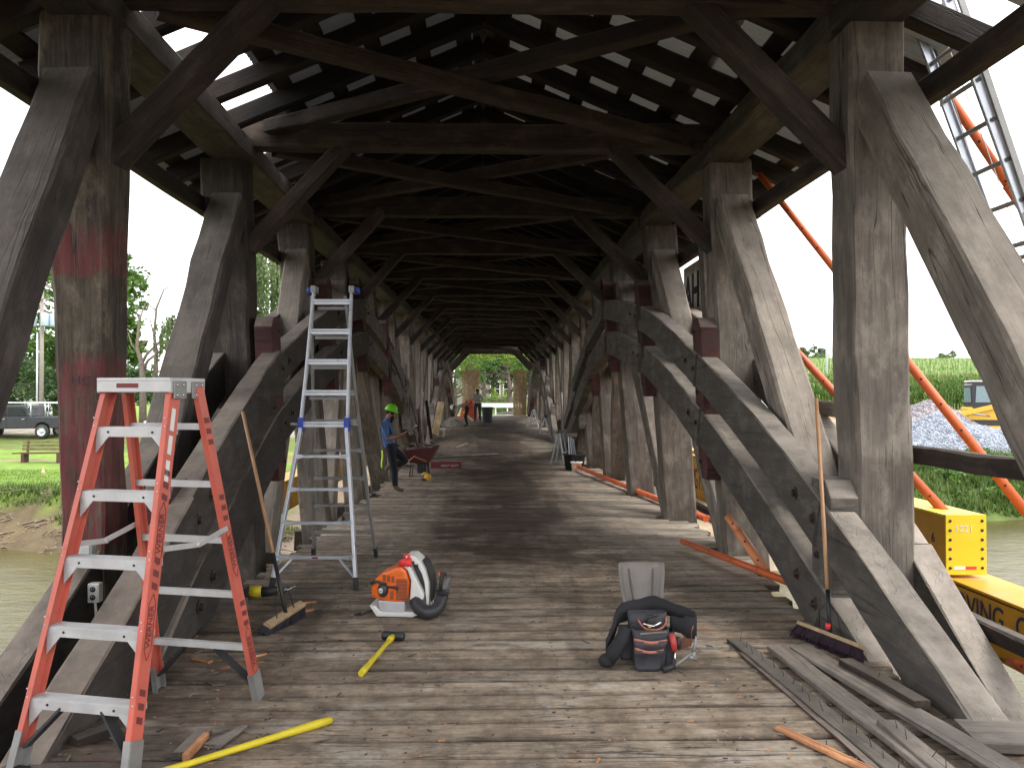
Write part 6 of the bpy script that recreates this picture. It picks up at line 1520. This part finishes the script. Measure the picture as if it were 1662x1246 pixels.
for xx in (-2.2,-.6,1.15,2.0,2.8): rk.tube([(xx,-.86,2.04),(xx,.86,2.04)],.03,8)
rk.build('ladder_rack', alu_b, pk)
# white van behind the ladder
q = P(254, 700, 47); vn = thing('white_van', 'white box van parked behind the orange step ladder on the left bank', 'van', (q.x+.1, 49.5, ground(q.x,48)+.05), rad(0))
vw = plain('white_van_paint', (.74,.76,.77), .35, 0, .03)
MB().box((0,1.6,1.65),(2.1,4.2,2.35)).build('cargo_box', vw, vn, bev=.03)
MB().prism([(0,.45),(0,1.05),(.9,1.15),(1.3,1.75),(2.0,1.75),(2.0,.45)], 1.86, Matrix.Translation((0,-2.2,0)) @ Matrix.Rotation(rad(90),4,'Z')).build('cab', vw, vn, bev=.06)
MB().prism([(.95,1.18),(1.27,1.68),(1.30,1.68),(1.0,1.18)], 1.6, Matrix.Translation((0,-2.23,0)) @ Matrix.Rotation(rad(90),4,'Z')).build('windscreen', tint, vn)
for sx in (-1,1): wheel(vn, (sx*.82,-1.5,.38), .38, .24, 'X'); wheel(vn, (sx*.82,2.4,.38), .38, .24, 'X'); MB().box((sx*.7,-2.22,.85),(.30,.06,.16)).build('headlight', chrome, vn, bev=.02)
MB().box((0,-2.26,.5),(1.8,.14,.2)).build('bumper', dsteel, vn)
# park bench
q = P(68, 752, 39.5); bn = thing('park_bench', 'weathered wooden park bench on the lawn of the left bank', 'bench', (q.x, 39.5, ground(q.x,39.5)), .04)
bw = plain('mossy_bench_wood', (.16,.15,.06), .9, 0, .35, 3); bdk = plain('dark_bench_wood', (.09,.045,.03), .9, 0, .3)
for i in range(3): MB().box((0,-.18+.16*i,.44),(2.15 if i else 2.4,.13,.05)).build('seat_slat', bdk, bn)
for i in range(3): MB().box((.05,.28+.03*i,.60+.16*i),(2.1,.04,.12)).build('back_slat', bw, bn)
for xx in (-.75,.8): MB().box((xx,0,.21),(.12,.5,.42)).build('leg', bdk, bn); MB().beam((xx,.24,.40),(xx,.36,1.0),.09,.06).build('back_post', bdk, bn)
q = P(70,775,34); t = thing('marker_flag', 'tiny orange and white marker flag in the grass of the left bank', 'marker', (q.x,34,ground(q.x,34))); MB().lathe([(.07,0),(.01,.26),(0,.26)],10).build('cone', orange_f, t); MB().lathe([(.055,.08),(.035,.15)],10).build('white_band', white, t)
# utility pole with transformers
q = P(67, 660, 57); up_ = thing('utility_pole', 'wooden utility pole with a crossarm and grey transformers on the left bank', 'utility pole', (q.x, 57, ground(q.x,57)))
zt_ = P(67,456,57).z-up_.location.z; pw = plain('weathered_pole_wood', (.30,.27,.23), .9, 0, .2)
MB().tube([(0,0,0),(0,0,zt_)],[.16,.11],10).build('pole', pw, up_); MB().box((0,-.14,zt_-.35),(1.3,.09,.11)).build('crossarm', pw, up_); MB().box((0,-.14,zt_-1.2),(1.1,.07,.09)).build('crossarm', pw, up_)
for xx in (-.6,-.2,.25,.6): MB().lathe([(0,0),(.05,0),(.035,.05),(.05,.09),(.03,.14),(0,.15)],10,Matrix.Translation((xx,-.14,zt_-.30))).build('insulator', white, up_)
tf = plain('pale_blue_transformer', (.42,.52,.60), .5, .2, .1)
zz = P(67,530,57).z-up_.location.z
for xx, yy in ((-.55,-.1),(.35,-.30),(.75,-.05)): MB().lathe([(0,0),(.22,0),(.24,.05),(.24,.78),(.20,.86),(0,.88)],16,Matrix.Translation((xx,yy,zz))).build('transformer', tf, up_)
MB().tube([(-.22,-.12,0),(-.22,-.12,zz-.4)],.06,8).build('conduit', plain('pale_conduit', (.60,.63,.68), .4, .3), up_)
for k, (x1, z1) in enumerate(((-30, .3), (-30,-.1), (-30,.8))): 
    a_ = Vector((-.6+k*.4,-.14,zt_-.15)); b2_ = a_+Vector((x1,4,z1)); MB().tube([a_.lerp(b2_,i/8)-Vector((0,0,.9*math.sin(math.pi*i/8))) for i in range(9)],.02,4).build('wire', black, up_)
# thin light pole on the right
q = P(1342, 612, 75); t = thing('flag_pole', 'thin pale pole standing in front of the corn left of the near right post', 'pole', (q.x, 75, ground(q.x,75))); h_ = P(1342,454,75).z-t.location.z; MB().tube([(0,0,0),(0,0,h_)],[.13,.08],8).build('pole', plain('pale_pole', (.60,.64,.66), .5), t); MB().box((0,0,h_),(.3,.2,.1)).build('cap', plain('pale_cap', (.60,.64,.66), .5), t)
# crawler loader
q = P(1590, 700, 50); ld = thing('crawler_loader', 'yellow crawler loader with a black cab behind the gravel heaps', 'loader', (q.x+.4, 50, ground(q.x,50)+.05), rad(-12))
cy_ = plain('machine_yellow', (.66,.40,.04), .45, 0, .1, dirt=(.30,.22,.12), dirt_amt=.3); ck = plain('machine_black', (.02,.022,.03), .4)
for sy in (-.8,.8):
    MB().prism([(-1.5,.25),(-1.2,0),(1.2,0),(1.5,.25),(1.5,.62),(1.2,.85),(-1.2,.85),(-1.5,.62)], .5, Matrix.Translation((0,sy,0))).build('track', rubber, ld, bev=.04)
    for i in range(13): MB().box((-1.25+i*.21,sy-.0,.86),(.10,.54,.05)).build('track_shoe', dsteel, ld)
    MB().box((0,sy*1.34,.43),(2.0,.04,.22)).build('track_frame', cy_, ld)
    for xx in (-1.1,1.1): MB().lathe([(0,.02),(.30,.02),(.34,0)],16,Matrix.Translation((xx,sy-.26*(1 if sy<0 else -1),.43)) @ Matrix.Rotation(rad(90)*(1 if sy < 0 else -1),4,'X')).build('sprocket', cy_, ld)
MB().prism([(-1.2,.8),(1.9,.8),(1.9,1.15),(1.75,1.65),(.75,1.75),(-1.2,1.6)], 1.3).build('chassis', cy_, ld, bev=.05)
MB().prism([(-.95,1.55),(.75,1.55),(.75,3.0),(.60,3.1),(-.85,3.1),(-1.05,2.9)], 1.35).build('cab', ck, ld, bev=.05)
MB().box((-.1,0,3.14),(1.75,1.45,.08)).build('cab_roof', white, ld, bev=.03)
for sy in (-1,1): MB().prism([(-.8,1.9),(.55,1.9),(.55,2.85),(-.75,2.85)], .03, Matrix.Translation((0,sy*.69,0))).build('cab_window', plain('cab_glass', (.16,.24,.26), .1), ld)
MB().box((-1.02,0,2.35),(.04,1.1,.9)).build('windscreen', plain('cab_glass', (.16,.24,.26), .1), ld)
for sy in (-1,1):
    MB().beam((.3,sy*.78,1.7),(-1.9,sy*.78,1.15),.12,.26).beam((-1.9,sy*.78,1.15),(-2.3,sy*.78,.7),.12,.24).build('lift_arm', cy_, ld); MB().tube([(.0,sy*.62,1.1),(-1.5,sy*.7,1.35)],.06,8).build('hydraulic_ram', chrome, ld)
MB().prism([(-2.25,.25),(-2.2,1.15),(-2.55,1.65),(-2.6,1.65),(-3.1,.45),(-3.05,.35),(-2.5,.42)], 2.3).build('bucket', plain('worn_orange_bucket', (.50,.27,.10), .6, .2, .2, dirt=(.2,.14,.09), dirt_amt=.5), ld, bev=.02)
MB().tube([(1.2,.3,1.7),(1.2,.3,2.3)],.06,8).build('exhaust', ck, ld)
